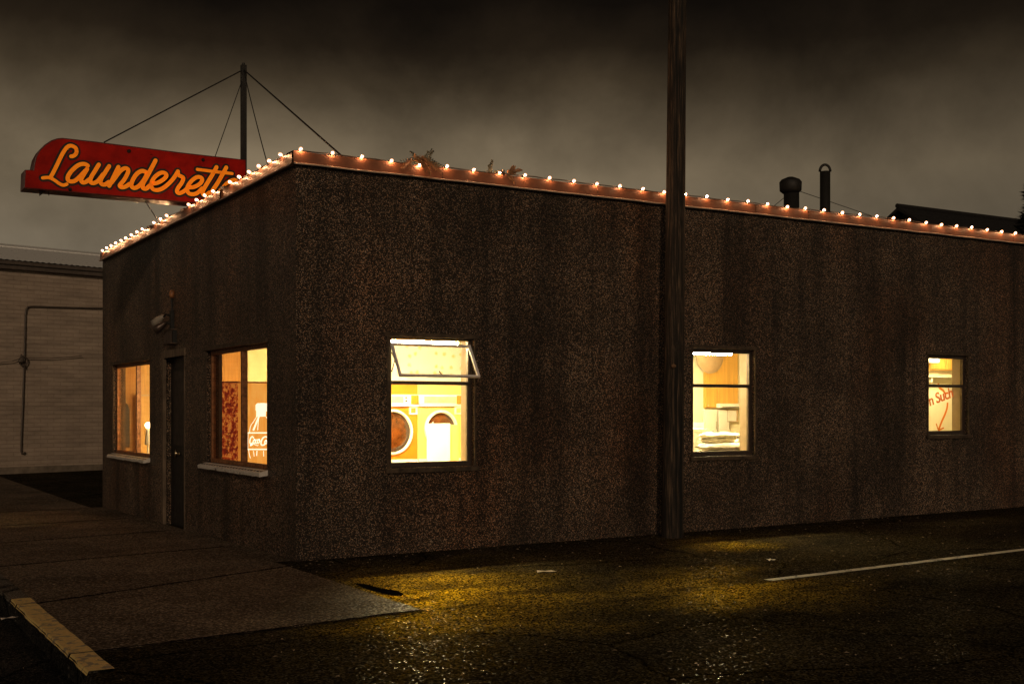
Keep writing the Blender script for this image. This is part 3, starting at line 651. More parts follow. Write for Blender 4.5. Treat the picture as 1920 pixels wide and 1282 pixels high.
def shape(poly, dy): b.prism([VP_(*p) for p in poly], lambda x, z: (x, VY - dy, z), lambda x, z: (x, VY - .001, z))
shape([(335, 165), (360, 135), (440, 130), (520, 135), (545, 165), (545, 245), (520, 262), (500, 262), (495, 345), (345, 350), (345, 262), (335, 240)], .006)
for y_, h_ in ((608, 10), (872, 10)): shape([(210, y_ - h_), (670, y_ - h_), (670, y_ + h_), (210, y_ + h_)], .006)
for k, (pts, w_) in enumerate(((((350, 350), (300, 430), (255, 500), (235, 600)), .008), (((385, 350), (345, 450), (300, 560)), .022), (((385, 360), (375, 450), (368, 560)), .009), (((500, 350), (560, 440), (620, 520), (650, 600)), .008),
        (((215, 610), (212, 740), (212, 870)), .005), (((222, 880), (235, 960), (250, 1010)), .008), (((300, 900), (310, 980)), .008), (((355, 900), (350, 970)), .012), (((460, 900), (462, 980)), .008))):
    ribbon(b, [VP_(*p) for p in pts], VY - .004 - .0004 * k, w_)
b.build('bottle_picture', 'whiteglow', pn)
b = MB()
# flowing white script across the bottle
for k, (pts, w_) in enumerate((
    (((300, 690), (280, 668), (255, 690), (240, 750), (255, 785), (285, 765)), .016),
    (((320, 715), (300, 725), (295, 765), (312, 775), (328, 745), (318, 715)), .013),
    (((360, 715), (338, 725), (332, 765), (350, 775), (365, 760)), .013),
    (((390, 715), (368, 725), (364, 762), (380, 772), (396, 745), (388, 715)), .013),
    (((285, 765), (270, 800), (245, 812), (300, 790), (360, 812), (372, 800)), .008),
    (((400, 735), (420, 732)), .009),
    (((520, 690), (495, 668), (450, 690), (420, 750), (425, 800), (465, 800), (490, 770)), .018),
    (((500, 730), (480, 740), (477, 775), (495, 785), (510, 757), (500, 730)), .013),
    (((545, 680), (530, 730), (528, 780), (545, 785)), .012),
    (((580, 730), (560, 740), (557, 775), (575, 785), (590, 735), (588, 780), (605, 782)), .012))):
    ribbon(b, [VP_(*p) for p in pts], VY - .008 - .0004 * k, w_)
b.build('bottle_lettering', 'whiteglow', pn)
# pale script running up the red part
b = MB(); Z6 = lambda X, Y: (X / 4.58 + 370, Y / 4.578 + 620)
for k, pts in enumerate(((( 285, 1000), (265, 985), (250, 1010), (255, 1050), (275, 1045)), ((262, 950), (250, 965), (268, 975), (262, 950)), ((285, 930), (268, 925), (262, 940), (280, 945)), ((270, 880), (258, 900), (275, 910), (282, 885), (270, 880)))):
    ribbon(b, [(lambda v: (v[0], v[2]))(P(*Z6(*p), VY)) for p in pts], VY - .003 - .0004 * k, .008)
b.build('side_lettering', plain('pale_script', (.55, .30, .12), .5), t_)

# things seen through the far front window
t_ = thing('table_lamp', 'small glowing lamp with a white shade at the edge of the far front window', 'lamp', (.32, 7.3, .02))
lp = P(277.5, 797, 7.3)
lx_, lz_ = lp[0], lp[2]
b = MB(); b.lathe([(.001, -.05), (.035, -.035), (.05, 0), (.035, .035), (.001, .05)], (lx_, 7.3, lz_), 'z', 16); b.build('bulb', 'lampglobe', t_, True)
b = MB(); b.lathe([(.045, -.30), (.05, -.28), (.035, -.12), (.03, -.06), (.02, -.055)], (lx_, 7.3, lz_), 'z', 20); b.tube([(lx_, 7.3, .1), (lx_, 7.3, lz_ - .28)], .015); b.lathe([(.10, .022), (.10, .05), (.02, .08)], (lx_, 7.3, 0), 'z', 20); b.build('stand', 'white', t_, True)
t_ = thing('wall_cabinet', 'pale framed cupboard on the amber end wall inside the far front window', 'cabinet', (.62, 8.6, .02))
yb = 8.62
xa, xb = P(256, 0, yb)[0], P(277, 0, yb)[0]; zz = P(265, 738, yb)[2]
b = MB(); b.box(xa, xb + .3, yb, 8.69, .5, zz); b.build('body', 'wood', t_)
b = MB(); sash(b, xa + .01, xb + .28, .52, zz - .01, yb - .02, yb - .001, .03); b.build('door', 'tan', t_)
t_ = thing('hanging_coat', 'dark long coat hanging at the left of the far front window', 'coat', (.5, 8.5, .3))
xa, xb = P(229, 0, 8.4)[0], P(243, 0, 8.4)[0]; z0_, z1_ = P(235, 838, 8.4)[2], P(235, 755, 8.4)[2]
b = MB(); pr = [(-.5, 0), (-.48, .5), (-.42, .85), (-.2, .97), (0, 1), (.2, .97), (.42, .85), (.47, .5), (.5, 0)]
b.prism([((xa + xb) / 2 + u * (xb - xa), z0_ + v * (z1_ - z0_)) for u, v in pr], lambda x, z: (x, 8.36, z), lambda x, z: (x, 8.46, z)); b.build('cloth', 'dark', t_, bevel=.02)
b = MB(); b.tube([((xa + xb) / 2, 8.41, z1_), ((xa + xb) / 2, 8.41, z1_ + .06), ((xa + xb) / 2, 8.60, z1_ + .09)], .006); b.build('hanger', 'chrome', t_)

# ------------------------------------------------------------------ back room behind the middle window
Z2 = lambda X, Y: (X / 4.932 + 1230, Y / 4.93 + 620)
Yb = 3.045
c = P(*Z2(540, 235), 2.86)
t_ = thing('round_wall_dish', 'large round tan dish fixed high on the wall under the tube light', 'dish', (c[0], 3.0, c[2]))
b = MB(); b.lathe([(.255, .10), (.25, .09), (.18, .03), (.08, 0.0), (.001, -.005)], (c[0], 2.86, c[2]), 'y', 40); b.build('dish', 'tan', t_, True)
b = MB(); b.lathe([(.262, .115), (.262, .095), (.25, .09), (.25, .115)], (c[0], 2.86, c[2]), 'y', 40); b.build('rim', 'jamb', t_, True)
def q2(X0, X1, Y0, Y1, y): a = P(*Z2(X0, Y0), y); c_ = P(*Z2(X1, Y1), y); return a[0], c_[0], min(a[2], c_[2]), max(a[2], c_[2])
x0, x1, z0, z1 = q2(460, 760, 212, 712, 2.985)
t_ = thing('wall_cupboard', 'honey-coloured wooden wall cupboard with two tall doors behind the middle window', 'cupboard', ((x0 + x1) / 2, 3.0, z0))
z1 = min(z1 + .1, 2.6)
b = MB(); b.box(x0, x1, 3.0, 3.045, z0, z1); b.build('body', 'wood', t_)
xm = P(*Z2(575, 0), 2.985)[0]
for a, c_ in ((x0 + .004, xm - .004), (xm + .004, x1 - .004)):
    b = MB(); b.box(a, c_, 2.985, 2.999, z0 + .01, z1 - .01); d_ = b.build('door', 'wood', t_, bevel=.004)
    b = MB(); b.box(a + .02, a + .05, 2.97, 2.9845, z0 + .03, z0 + .045); b.build('handle', 'chrome', d_)
x0, x1, z0, z1 = q2(590, 778, 672, 712, 2.90)
t_ = thing('wall_shelf', 'thick white shelf with a dark slot below the honey cupboard', 'shelf', ((x0 + x1) / 2, 2.9, z0))
b = MB(); b.box(x0, x1 + .1, 2.90, 2.984, z0, z1); b.build('board', 'white', t_, bevel=.006)
b = MB(); b.box(x0 + .05, x1 - .03, 2.892, 2.8995, z0 + .006, z0 + .016); b.build('slot', 'dark', t_)
for i, (A, B, lab) in enumerate((((455, 567), (722, 948), 'left of two tall white locker doors beside the sink'), ((588, 688), (722, 948), 'right of two tall white locker doors beside the small red-edged notice'))):
    x0, x1, z0, z1 = q2(A[0], A[1], B[0], B[1], 2.98)
    t_ = thing('white_locker', lab, 'locker', ((x0 + x1) / 2, 2.9, .02), 'white lockers on the back wall')
    b = MB(); b.box(x0, x1, 2.995, 3.045, .022, z1 - .01); b.build('body', 'white', t_, bevel=.004)
    b = MB(); b.box(x0 + .004, x1 - .004, 2.98, 2.994, .06, z1 - .02); d_ = b.build('door', 'white', t_, bevel=.004)
    b = MB(); b.box(x1 - .03, x1 - .02, 2.965, 2.9795, 1.2, 1.32); b.build('handle', 'chrome', d_)
x0, x1, z0, z1 = q2(690, 790, 725, 842, 2.9)
t_ = thing('framed_notice', 'small framed notice with a dark red left edge on the back-room wall', 'notice', ((x0 + x1) / 2, 3.0, z0))
b = MB(); sash(b, x0, x1, z0, z1, 2.98, 3.045, .012); b.build('frame', 'tan', t_)
b = MB(); b.box(x0 + .013, x1 - .013, 3.0, 3.04, z0 + .013, z1 - .013); b.build('sheet', 'white', t_)
b = MB(); b.box(x0 + .0125, x0 + .035, 2.985, 2.999, z0 + .0125, z1 - .0125); b.build('red_edge', 'redpipe', t_)
x0, x1, z0, z1 = q2(330, 446, 845, 905, 2.5)
t_ = thing('utility_sink', 'white utility sink with a gooseneck tap and tan splashback, left in the middle window', 'sink', ((x0 + x1) / 2, 2.7, .02))
b = MB(); b.box(x0 - .25, x1, 2.50, 3.04, z0 - .1, z0 - .06); b.box(x0 - .25, x1, 2.5, 2.53, z0 - .059, z1); b.box(x1 - .03, x1, 2.531, 3.0, z0 - .059, z1); b.box(x0 - .25, x1 - .031, 3.0, 3.04, z0 - .059, z1); b.build('basin', 'white', t_, bevel=.006)
b = MB(); b.box(x0 - .2, x1 - .05, 2.55, 2.98, .022, z0 - .101); b.build('pedestal', 'white', t_)
b = MB(); b.box(x0 - .25, x1, 3.018, 3.044, z1 + .005, z1 + .27); b.build('splashback', 'tan', t_)
b = MB(); fx = x1 - .03; pts = [(fx, 2.98, z1), (fx, 2.98, z1 + .13)] + [(fx - .06 + .06 * math.cos(a_ * math.pi / 8), 2.98, z1 + .13 + .06 * math.sin(a_ * math.pi / 8)) for a_ in range(1, 9)] + [(fx - .12, 2.98, z1 + .10)]
b.tube(pts, .011, 8); b.tube([(fx - .22, 2.98, z1 + .03), (fx - .16, 2.98, z1 + .05), (fx - .02, 2.98, z1 + .04)], .012, 8); b.build('tap', plain('dark_brass', (.25, .15, .06), .3, .8), t_, True)
x0, x1, z0, z1 = q2(340, 480, 905, 1000, 1.6)
t_ = thing('storage_carton', 'pale square carton on the folding table, left of the linen heap', 'box', ((x0 + x1) / 2, 1.75, 1.0))
b = MB(); b.box(x0 - .1, x1, 1.6, 1.85, .92, z1); b.build('carton', 'linen', t_, bevel=.006)
b = MB(); b.box(x0 - .1, x1, 1.598, 1.5995, z1 - .05, z1 - .045); b.build('flap_seam', 'tan', t_)
t_ = thing('folding_table', 'white laundry folding table under the heap of linen, behind the middle window', 'table', (6.4, 1.1, .02))
b = MB(); b.box(5.2, 7.6, .26, 1.9, .88, .919); b.build('tabletop', 'white', t_, bevel=.006)
for xx in (5.3, 7.5):
    for yy in (.55, 1.8):
        b = MB(); b.tube([(xx, yy, .022), (xx, yy, .879)], .025); b.build('leg', 'chrome', t_)
def cloth_pile(name, label, cx_, cy_, z_, w_, d_, h_, layers):
    t_ = thing(name, label, 'linen', (cx_, cy_, z_), 'folded linen on the table')
    z = z_ + .001
    for k in range(layers):
        b = MB(); hh = h_ / layers; nx, ny = 14, 8; sc = 1 - .10 * k * random.random(); ox, oy = random.uniform(-.03, .03), random.uniform(-.02, .02)
        def pt(i, j, side):
            u, v = i / nx * 2 - 1, j / ny * 2 - 1
            ed = 1 - max(abs(u), abs(v)) ** 6
            zz_ = z + hh * .5 + side * hh * .48 * (ed ** .35) + (.016 * math.sin(5 * u + 3 * k) * math.cos(4 * v + k) if side > 0 else 0)
            return (cx_ + ox + u * w_ / 2 * sc, cy_ + oy + v * d_ / 2 * sc, max(zz_, z_ + .001))
        vs = [pt(i, j, s_) for s_ in (-1, 1) for j in range(ny + 1) for i in range(nx + 1)]; o_ = (nx + 1) * (ny + 1); fs = []
        for s_ in (0, 1):
            for j in range(ny):
                for i in range(nx): q = s_ * o_ + j * (nx + 1) + i; fs.append((q, q + 1, q + nx + 2, q + nx + 1))
        b.add(vs, fs); b.build('folded_sheet', 'linen', t_, True); z += hh
cloth_pile('linen_pile', 'wide low pile of white folded sheets nearest the middle window', 6.0, .44, .92, .95, .30, .14, 2)
cloth_pile('linen_pile', 'tall rounded pile of towels at the middle of the folding table', 6.45, 1.15, .92, .55, .34, .27, 4)
cloth_pile('linen_pile', 'pile of sheets right of the towels, against the window edge', 6.88, 1.25, .92, .40, .34, .25, 3)
lp = P(*Z2(762, 1068), .72)
t_ = thing('detergent_bottle', 'squat white bottle with a dark label standing at the right edge of the linen', 'bottle', (lp[0], .72, .92))
b = MB(); b.lathe([(.05, .961), (.053, .97), (.053, 1.10), (.045, 1.135), (.02, 1.15), (.02, 1.165)], (lp[0], .72, -.04), 'z', 20); b.build('bottle', 'white', t_, True)
b = MB(); b.lathe([(.0535, .985), (.0545, .986), (.0545, 1.065), (.0535, 1.066)], (lp[0], .72, -.04), 'z', 20); b.build('paper_label', 'dark', t_, True)
b = MB(); b.lathe([(.024, 1.166), (.024, 1.195), (.02, 1.198)], (lp[0], .72, -.04), 'z', 16); b.build('cap', 'dark', t_, True)

for px_, lab in ((1328, 'small brown bottle left of its twin behind the linen heap'), (1336, 'small brown bottle right of its twin behind the linen heap')):
    v_ = P(px_, 812, 1.72); t_ = thing('soap_bottle', lab, 'bottle', (v_.x, 1.72, .92), 'brown bottles behind the linen')
    b = MB(); b.lathe([(.03, .921), (.032, .93), (.032, v_.z - .05), (.014, v_.z - .02), (.014, v_.z)], (v_.x, 1.72, 0), 'z', 16); b.build('bottle', 'tan', t_, True)
    b = MB(); b.lathe([(.017, v_.z + .001), (.017, v_.z + .03), (.012, v_.z + .033)], (v_.x, 1.72, 0), 'z', 12); b.build('cap', 'dark', t_, True)
# ------------------------------------------------------------------ far window: wall, shelf, clock and the lettering on the glass
Z3 = lambda X, Y: (X / 6.106 + 1700, Y / 6.105 + 630)
def q3(X0, X1, Y0, Y1, y): a = P(*Z3(X0, Y0), y); c_ = P(*Z3(X1, Y1), y); return a[0], c_[0], min(a[2], c_[2]), max(a[2], c_[2])
x0, x1, z0, z1 = q3(240, 540, 225, 392, 1.4)
t_ = thing('wall_cupboard', 'yellow wooden wall cupboard high in the far right window', 'cupboard', ((x0 + x1) / 2, 1.45, z0))
b = MB(); b.box(x0 - .5, x1 + .1, 1.42, 1.518, z0, 2.6); b.build('body', 'wood', t_)
b = MB(); b.box(x0 - .48, (x0 + x1) / 2 + .12, 1.402, 1.4195, z0 + .015, 2.58); b.build('door', 'wood', t_, bevel=.003)
b = MB(); b.box((x0 + x1) / 2 + .13, x1 + .09, 1.402, 1.4195, z0 + .015, 2.58); b.build('door', 'wood', t_, bevel=.003)
x0, x1, z0, z1 = q3(240, 400, 215, 312, 1.2)
t_ = thing('wall_clock', 'white rounded clock hanging before the yellow cupboard in the far window', 'clock', ((x0 + x1) / 2, 1.3, z0))
b = MB(); b.box(x0 - .05, x1, 1.22, 1.40, z0, z1 + .08); b.build('case', 'white', t_, bevel=.03)
b = MB(); b.tube([((x0 + x1) / 2 + .05, 1.212, z0 + .14), ((x0 + x1) / 2 + .12, 1.212, z0 + .06)], .004, 6); b.build('hand', 'dark', t_)
x0, x1, z0, z1 = q3(240, 540, 462, 474, 1.35)
t_ = thing('wall_shelf', 'thin white shelf under the yellow cupboard in the far window', 'shelf', ((x0 + x1) / 2, 1.4, z0))
b = MB(); b.box(x0 - .4, x1 + .2, 1.34, 1.518, z0, z1); b.build('board', 'white', t_, bevel=.003)
b = MB(); b.box(x0 + .1, x0 + .12, 1.36, 1.517, z0 - .08, z0 - .001); b.build('bracket', 'white', t_)
t_ = thing('window_sign', 'orange-brown curved arrow and slanted lettering stuck inside the far right pane', 'sign', (9.64, .09, 1.2))
yw = .105
pw = lambda X, Y: (lambda v: (v[0], v[2]))(P(*Z3(X, Y), yw))
b = MB(); ribbon(b, [pw(360, 540), pw(375, 590), pw(415, 620), pw(440, 657)], yw, .036, cap=False); ribbon(b, [pw(468, 760), pw(462, 820), pw(440, 890), pw(400, 980), pw(366, 1072)], yw - .0005, .036, cap=False)
ribbon(b, [pw(338, 1000), pw(352, 1045), pw(364, 1082)], yw - .001, .022, cap=False); ribbon(b, [pw(360, 1080), pw(395, 1062), pw(425, 1048)], yw - .0015, .022, cap=False)
b.build('arrow', 'print', t_)
fc = bpy.data.curves.new('lettering', 'FONT'); fc.body = 'n Such'; fc.size = .215; fc.extrude = .0015; fc.offset = .0035; fc.space_character = .93
fo = bpy.data.objects.new('lettering', fc); COL.objects.link(fo)
a_, b_ = P(*Z3(262, 800), yw), P(*Z3(545, 690), yw)
fo.rotation_euler = (R(90), -math.atan2(b_[2] - a_[2], b_[0] - a_[0]), 0); fo.location = a_
dg = bpy.context.evaluated_depsgraph_get(); me = bpy.data.meshes.new_from_object(fo.evaluated_get(dg)); mw = fo.matrix_world.copy()
bpy.context.view_layer.update(); mw = fo.matrix_world.copy(); me.transform(mw); wdt = max(v.co.x for v in me.vertices) - min(v.co.x for v in me.vertices)
k = (b_[0] - a_[0]) / wdt
for v in me.vertices: v.co = Vector(a_) + Vector(((v.co.x - a_[0]) * k, v.co.y - a_[1], (v.co.z - a_[2]) * k))
bpy.data.objects.remove(fo)
lo = bpy.data.objects.new('lettering', me); COL.objects.link(lo); lo.data.materials.clear(); lo.data.materials.append(M['print']); lo.parent = t_; lo.matrix_parent_inverse = Matrix.Translation(-t_.location)

# ------------------------------------------------------------------ roof sign and mast
SY = 4.20
sf = lambda px, py: (lambda v: (v[0], v[2]))(P(px, py, SY))
sg = thing('shop_sign', 'long red projecting shop sign with yellow-orange script Launderette', 'sign', (0, 4.35, 4.2))
A1 = lambda X, Y: sf(X / 8.014 + 40, Y / 8.012 + 240)
A2 = lambda X, Y: sf(X / 7.68 + 230, Y / 7.68 + 260)
outline = [A1(40, 915), A1(50, 628), A1(180, 628), A1(190, 540), A1(215, 430), A1(270, 330), A1(350, 250), A1(450, 185), A1(540, 155), A1(620, 148), A1(1130, 205), A1(1680, 275), A2(820, 195), A2(1300, 250), A2(1780, 305), (A2(1780, 305)[0], 4.18), A2(900, 968), A2(300, 905), A1(1680, 1095), A1(1000, 1015), A1(500, 965)]
zb = 4.195
outline = [(x, max(z, zb)) for x, z in outline]
b = MB(); b.prism(outline, lambda x, z: (x, SY + .002, z), lambda x, z: (x, SY + .30, z)); b.build('cabinet', 'signrim', sg, bevel=.008)
cxm = sum(p[0] for p in outline) / len(outline)
def inset(p, s=.018): return p
b = MB(); ins = []
n = len(outline)
for i, p in enumerate(outline):
    a, c_ = outline[i - 1], outline[(i + 1) % n]; dx, dz = c_[0] - a[0], c_[1] - a[1]; l = math.hypot(dx, dz); ins.append((p[0] + dz / l * .016, p[1] - dx / l * .016))
# keep the inset inside
b.prism(ins, lambda x, z: (x, SY - .003, z), lambda x, z: (x, SY + .001, z)); b.build('face', 'signred', sg)
strokes = [
 ([A1(745, 432), A1(790, 420), A1(826, 370), A1(812, 305), A1(745, 272), A1(690, 290), A1(640, 350), A1(590, 440), A1(535, 555), A1(480, 665), A1(435, 745)], .046),
 ([A1(318, 755), A1(360, 750), A1(420, 752), A1(490, 785), A1(560, 835), A1(625, 863), A1(680, 848)], .040),
 ([A1(995, 570), A1(940, 545), A1(860, 560), A1(775, 625), A1(705, 715), A1(695, 780), A1(740, 808), A1(805, 795), A1(880, 730), A1(960, 645)], .050),
 ([A1(985, 620), A1(930, 710), A1(895, 780), A1(915, 822), A1(965, 815), A1(1020, 775)], .050),
 ([A1(1160, 555), A1(1105, 645), A1(1045, 745), A1(1035, 815), A1(1085, 832), A1(1150, 795), A1(1225, 700)], .050),
 ([A1(1315, 578), A1(1250, 680), A1(1190, 780), A1(1195, 840), A1(1250, 855), A1(1310, 815)], .050),
 ([A1(1455, 590), A1(1410, 680), A1(1365, 775), A1(1315, 875)], .050),
 ([A1(1345, 830), A1(1410, 745), A1(1480, 655), A1(1550, 610), A1(1600, 630), A1(1590, 690), A1(1535, 790), A1(1475, 865), A1(1500, 895), A1(1560, 885), A1(1620, 845)], .050),
 ([A2(335, 490), A2(275, 470), A2(200, 510), A2(140, 600), A2(120, 680), A2(160, 715), A2(230, 685), A2(300, 600), A2(350, 510)], .052),
 ([A2(468, 320), A2(410, 430), A2(345, 550), A2(290, 650), A2(285, 710), A2(330, 725), A2(385, 680)], .052),
 ([A2(400, 650), A2(480, 645), A2(570, 600), A2(625, 540), A2(600, 500), A2(535, 500), A2(455, 560), A2(405, 650), A2(425, 725), A2(490, 745), A2(570, 720), A2(660, 650), A2(735, 565), A2(790, 475)], .050),
 ([A2(790, 475), A2(792, 525), A2(840, 550), A2(868, 575), A2(845, 640), A2(795, 710), A2(775, 765), A2(810, 790), A2(870, 765), A2(925, 720)], .050),
 ([A2(930, 705), A2(1020, 700), A2(1105, 655), A2(1140, 595), A2(1110, 560), A2(1050, 565), A2(975, 625), A2(925, 710), A2(940, 785), A2(1000, 805), A2(1070, 785), A2(1140, 720)], .050),
 ([A2(1345, 415), A2(1285, 525), A2(1215, 640), A2(1155, 745), A2(1150, 805), A2(1195, 815), A2(1245, 780)], .052),
 ([A2(1485, 420), A2(1425, 530), A2(1355, 650), A2(1285, 755), A2(1270, 810), A2(1320, 825), A2(1380, 785)], .052),
 ([A2(1068, 448), A2(1200, 465), A2(1350, 485), A2(1570, 508)], .040),
 ([A2(1400, 745), A2(1480, 740), A2(1580, 690), A2(1635, 630), A2(1605, 600), A2(1535, 620), A2(1455, 690), A2(1400, 780), A2(1410, 840), A2(1480, 855), A2(1570, 820)], .050)]
b = MB()
for k, (pts, w_) in enumerate(strokes): ribbon(b, pts, SY - .006 - .0004 * k, w_ + .052)
b.build('lettering_outline', 'black', sg)
b = MB()
for k, (pts, w_) in enumerate(strokes): ribbon(b, pts, SY - .016 - .0004 * k, w_)
b.build('lettering', 'letter', sg)
b = MB(); q0, q1 = A1(750, 965), A2(1250, 790); b.box(q0[0], q1[0], SY - .0055, SY - .0035, q1[1] - .002, q1[1] + .003)
b.v = b.v; b.build('panel_seam', 'signrim', sg)
for X, Y, f_ in ((1620, 350, A1), (85, 185, A2), (1155, 310, A2), (730, 925, A1)):
    x, z = f_(X, Y); b = MB(); b.lathe([(.022, 0), (.022, -.01), (.010, -.012), (.010, -.03), (.001, -.031)], (x, SY - .0035, z), 'y', 12); b.build('bolt', 'black', sg, True)
b = MB(); q = A1(330, 960); b.prism([(q[0] - .03, zb), (q[0] + .05, zb), (q[0] - .03, zb - .06)], lambda x, z: (x, SY + .1, z), lambda x, z: (x, SY + .115, z)); q = A1(435, 980); b.tube([(q[0], SY + .1, zb), (q[0], SY + .1, zb - .045)], .006); b.build('bracket', 'black', sg)
mx, mz = P(465, 116, 4.35)[0], P(465, 116, 4.35)[2]
b = MB(); b.box(mx - .035, mx + .035, 4.505, 4.575, 3.80, mz); b.box(mx - .12, mx + .12, 4.42, 4.66, 3.80, 3.815); b.tube([(mx, 4.54, mz), (mx, 4.54, mz + .03)], .02)
tag(b.build('sign_mast', 'black', None, bevel=.003), 'slim black square mast standing on the roof at the inner end of the red sign', 'mast')
def wire(pts, r, label, name='guy_wire', grp='guy wires of the sign mast'):
    b = MB(); b.tube(pts, r, 6); o = b.build(name, 'black'); tag(o, label, 'wire', grp); return o
mt = Vector((mx, 4.54, mz - .06))
def ln(a, c_, n=8, sag=0.0): a, c_ = Vector(a), Vector(c_); return [a.lerp(c_, i / n) - Vector((0, 0, sag * 4 * (i / n) * (1 - i / n))) for i in range(n + 1)]
gx = P(195, 262, 4.35)
wire(ln(mt, (P(195, 267, 4.35)[0], 4.35, P(195, 267, 4.35)[2])), .010, 'long guy wire from the mast top to the outer left end of the red sign')
wire(ln(mt - Vector((0, 0, .09)), (P(402, 291, 4.45)[0], 4.45, 4.86)), .006, 'steep guy wire from the mast down to the middle of the sign top')
wire(ln(mt, (.02, .90, 4.09), 8, .03), .006, 'thin slack guy wire from the mast to the short-wall roof edge near the corner')
wire(ln(mt, (.52, .04, 4.08)), .010, 'guy wire from the mast down to the long-wall roof edge')
wire(ln((P(272, 380, 4.35)[0], 4.35, zb), (-.03, 5.2, 4.05)), .007, 'short stay wire under the red sign running to the roof edge')

# ------------------------------------------------------------------ strings of bulbs
def bulbs_string(label, pts, dead, cable, out):
    t_ = thing('string_lights', label, 'string lights', pts[0])
    b = MB(); b.tube(cable, .0065, 6); b.build('cable', 'dark', t_)
    proto = None
    for i, p in enumerate(pts):
        d_ = i in dead; tilt = random.uniform(-.012, .012)
        bm_ = MB(); s_ = random.uniform(.94, 1.06)
        bm_.lathe([(.010, .004), (.016, .012), (.0235 * s_, .026), (.0255 * s_, .038), (.021 * s_, .053), (.011, .062), (.001, .0645)], (0, 0, 0), 'z', 14)
        o = bm_.build('bulb', 'deadbulb' if d_ else 'bulb', t_, True)
        o.location = p; o.scale = (.82, .82, .82); o.rotation_euler = Vector((0, 0, 1)).rotation_difference((out + Vector((tilt * 6, tilt * 6, 0.25 + tilt * 9 - (.9 if d_ else 0)))).normalized()).to_euler()
        if d_: o['label'] = 'unlit bulb'
        else:
            fm = MB(); fm.lathe([(.001, .022), (.006, .026), (.0092, .035), (.006, .044), (.001, .047)], (0, 0, 0), 'z', 10); fo_ = fm.build('filament', 'filament', None, True); fo_.parent = o
        sm = MB(); sm.lathe([(.012, -.022), (.014, -.02), (.014, .006), (.011, .008)], (0, 0, 0), 'z', 10); so = sm.build('socket', 'dark'); so.parent = o
bx = [565, 625, 680, 736, 788, 840, 890, 939, 986, 1032, 1078, 1121, 1164, 1207, 1247, 1287, 1327, 1366, 1404, 1441, 1478, 1512, 1547, 1581, 1614, 1646, 1677, 1707, 1738, 1767, 1796, 1824, 1853, 1880, 1906, 1931, 1956]
pts = [Vector((P(p, 0, -.075)[0], -.030 + random.uniform(-.004, .003), 4.080 + random.uniform(-.006, .006))) for p in bx]
pts[4].z -= .02
def cable(pts, nrm):
    out = []
    for a, c_ in zip(pts, pts[1:]):
        out += [a + nrm * .02 + Vector((0, 0, .006)), a.lerp(c_, .5) + Vector((0, 0, random.uniform(.004, .016))) + nrm * random.uniform(.02, .05)]
    return out + [pts[-1] + nrm * .02]
bulbs_string('string of warm bulbs along the roof edge of the long wall, passing behind the pole', pts, (), cable(pts, Vector((0, 1, 0))), Vector((0, -1, 0)))
lys = [8.77, 8.43, 8.10, 7.78, 7.44, 7.10, 6.76, 6.40, 6.09, 5.75, 5.41, 5.06, 4.73, 3.99, 3.67, 3.31, 2.97, 2.62, 2.28, 1.98, 1.63, 1.29, .96, .64, .29]
pts = [Vector((-.030 + random.uniform(-.004, .003), y, 4.080 + random.uniform(-.006, .006))) for y in lys]
bulbs_string('string of warm bulbs along the short-wall roof edge below the red sign, a few unlit', pts, (9, 13, 18), cable(pts, Vector((1, 0, 0))), Vector((-1, 0, 0)))

# ------------------------------------------------------------------ dead ferns caught on the roof edge
def fern(label, base, fronds, m, seed):
    rr = random.Random(seed); b = MB()
    for (dx, dy, dz, l, droop) in fronds:
        p = Vector(base) + Vector((rr.uniform(-.05, .05), 0, 0)); d_ = Vector((dx, dy, dz)).normalized(); n = 9; path = [p.copy()]
        for i in range(n):
            d_ = (d_ + Vector((rr.uniform(-.1, .1), rr.uniform(-.05, .05), -droop / n))).normalized(); p = p + d_ * l / n; path.append(p.copy())
        b.tube(path, [.005 * (1 - i / (n + 1)) + .001 for i in range(n + 1)], 4)
        for i in range(1, n + 1):
            t_ = (path[i] - path[i - 1]).normalized()
            for s_ in (-1, 1):
                q = Vector((t_.z, rr.uniform(-.6, .3), -t_.x)) * s_ + t_ * .7; q.normalize(); ll = (.075 if l > .2 else .05) * (1 - .6 * i / n) * rr.uniform(.7, 1.3); w_ = t_ * .012 + Vector((0, -.006, 0))
                b.add([path[i], path[i] + q * ll * .5 + w_, path[i] + q * ll - Vector((0, 0, .012)), path[i] + q * ll * .5 - w_], [(0, 1, 2, 3)])
    return tag(b.build('dead_fern', m), label, 'plant', 'dead plants caught on the roof edge')
fx = P(775, 0, -.05)[0]
fern('big drooping clump of dry brown fern hanging over the roof edge', (fx + .02, -.06, 4.10), [(-.6, -.3, .25, .20, 1.8), (-.3, -.35, .3, .26, 2.4), (.0, -.4, .3, .24, 2.6), (.2, -.35, .3, .22, 2.6), (.5, -.3, .35, .26, 1.5), (.8, -.1, .3, .28, 1.1), (-.8, -.2, .2, .18, 1.6), (.35, -.3, .2, .22, 2.4)], 'dryleaf', 3)
fern('dark upright curling fern beside the drooping brown clump', (fx + .14, .02, 4.08), [(.1, 0, 1, .22, 1.3), (.5, .1, .8, .26, 1.6), (-.1, .1, 1, .2, 1.9), (.8, 0, .35, .3, .7), (-.9, .0, .25, .28, .5), (-.5, 0, .5, .2, .9)], 'darkleaf', 5)
fx2 = P(925, 0, -.05)[0]
fern('small dark sprig standing on the roof edge', (fx2, .0, 4.07), [(.1, 0, 1, .15, .5), (-.9, 0, .3, .16, .8), (.6, 0, .5, .1, .5)], 'darkleaf', 8)
fern('small reddish dry tuft right of the dark sprig', (fx2 + .16, -.05, 4.08), [(-.6, -.2, .4, .12, .9), (.6, -.2, .6, .14, .6), (.9, -.3, .1, .14, 1.6), (.2, -.2, .8, .1, .6)], 'dryleaf', 9)
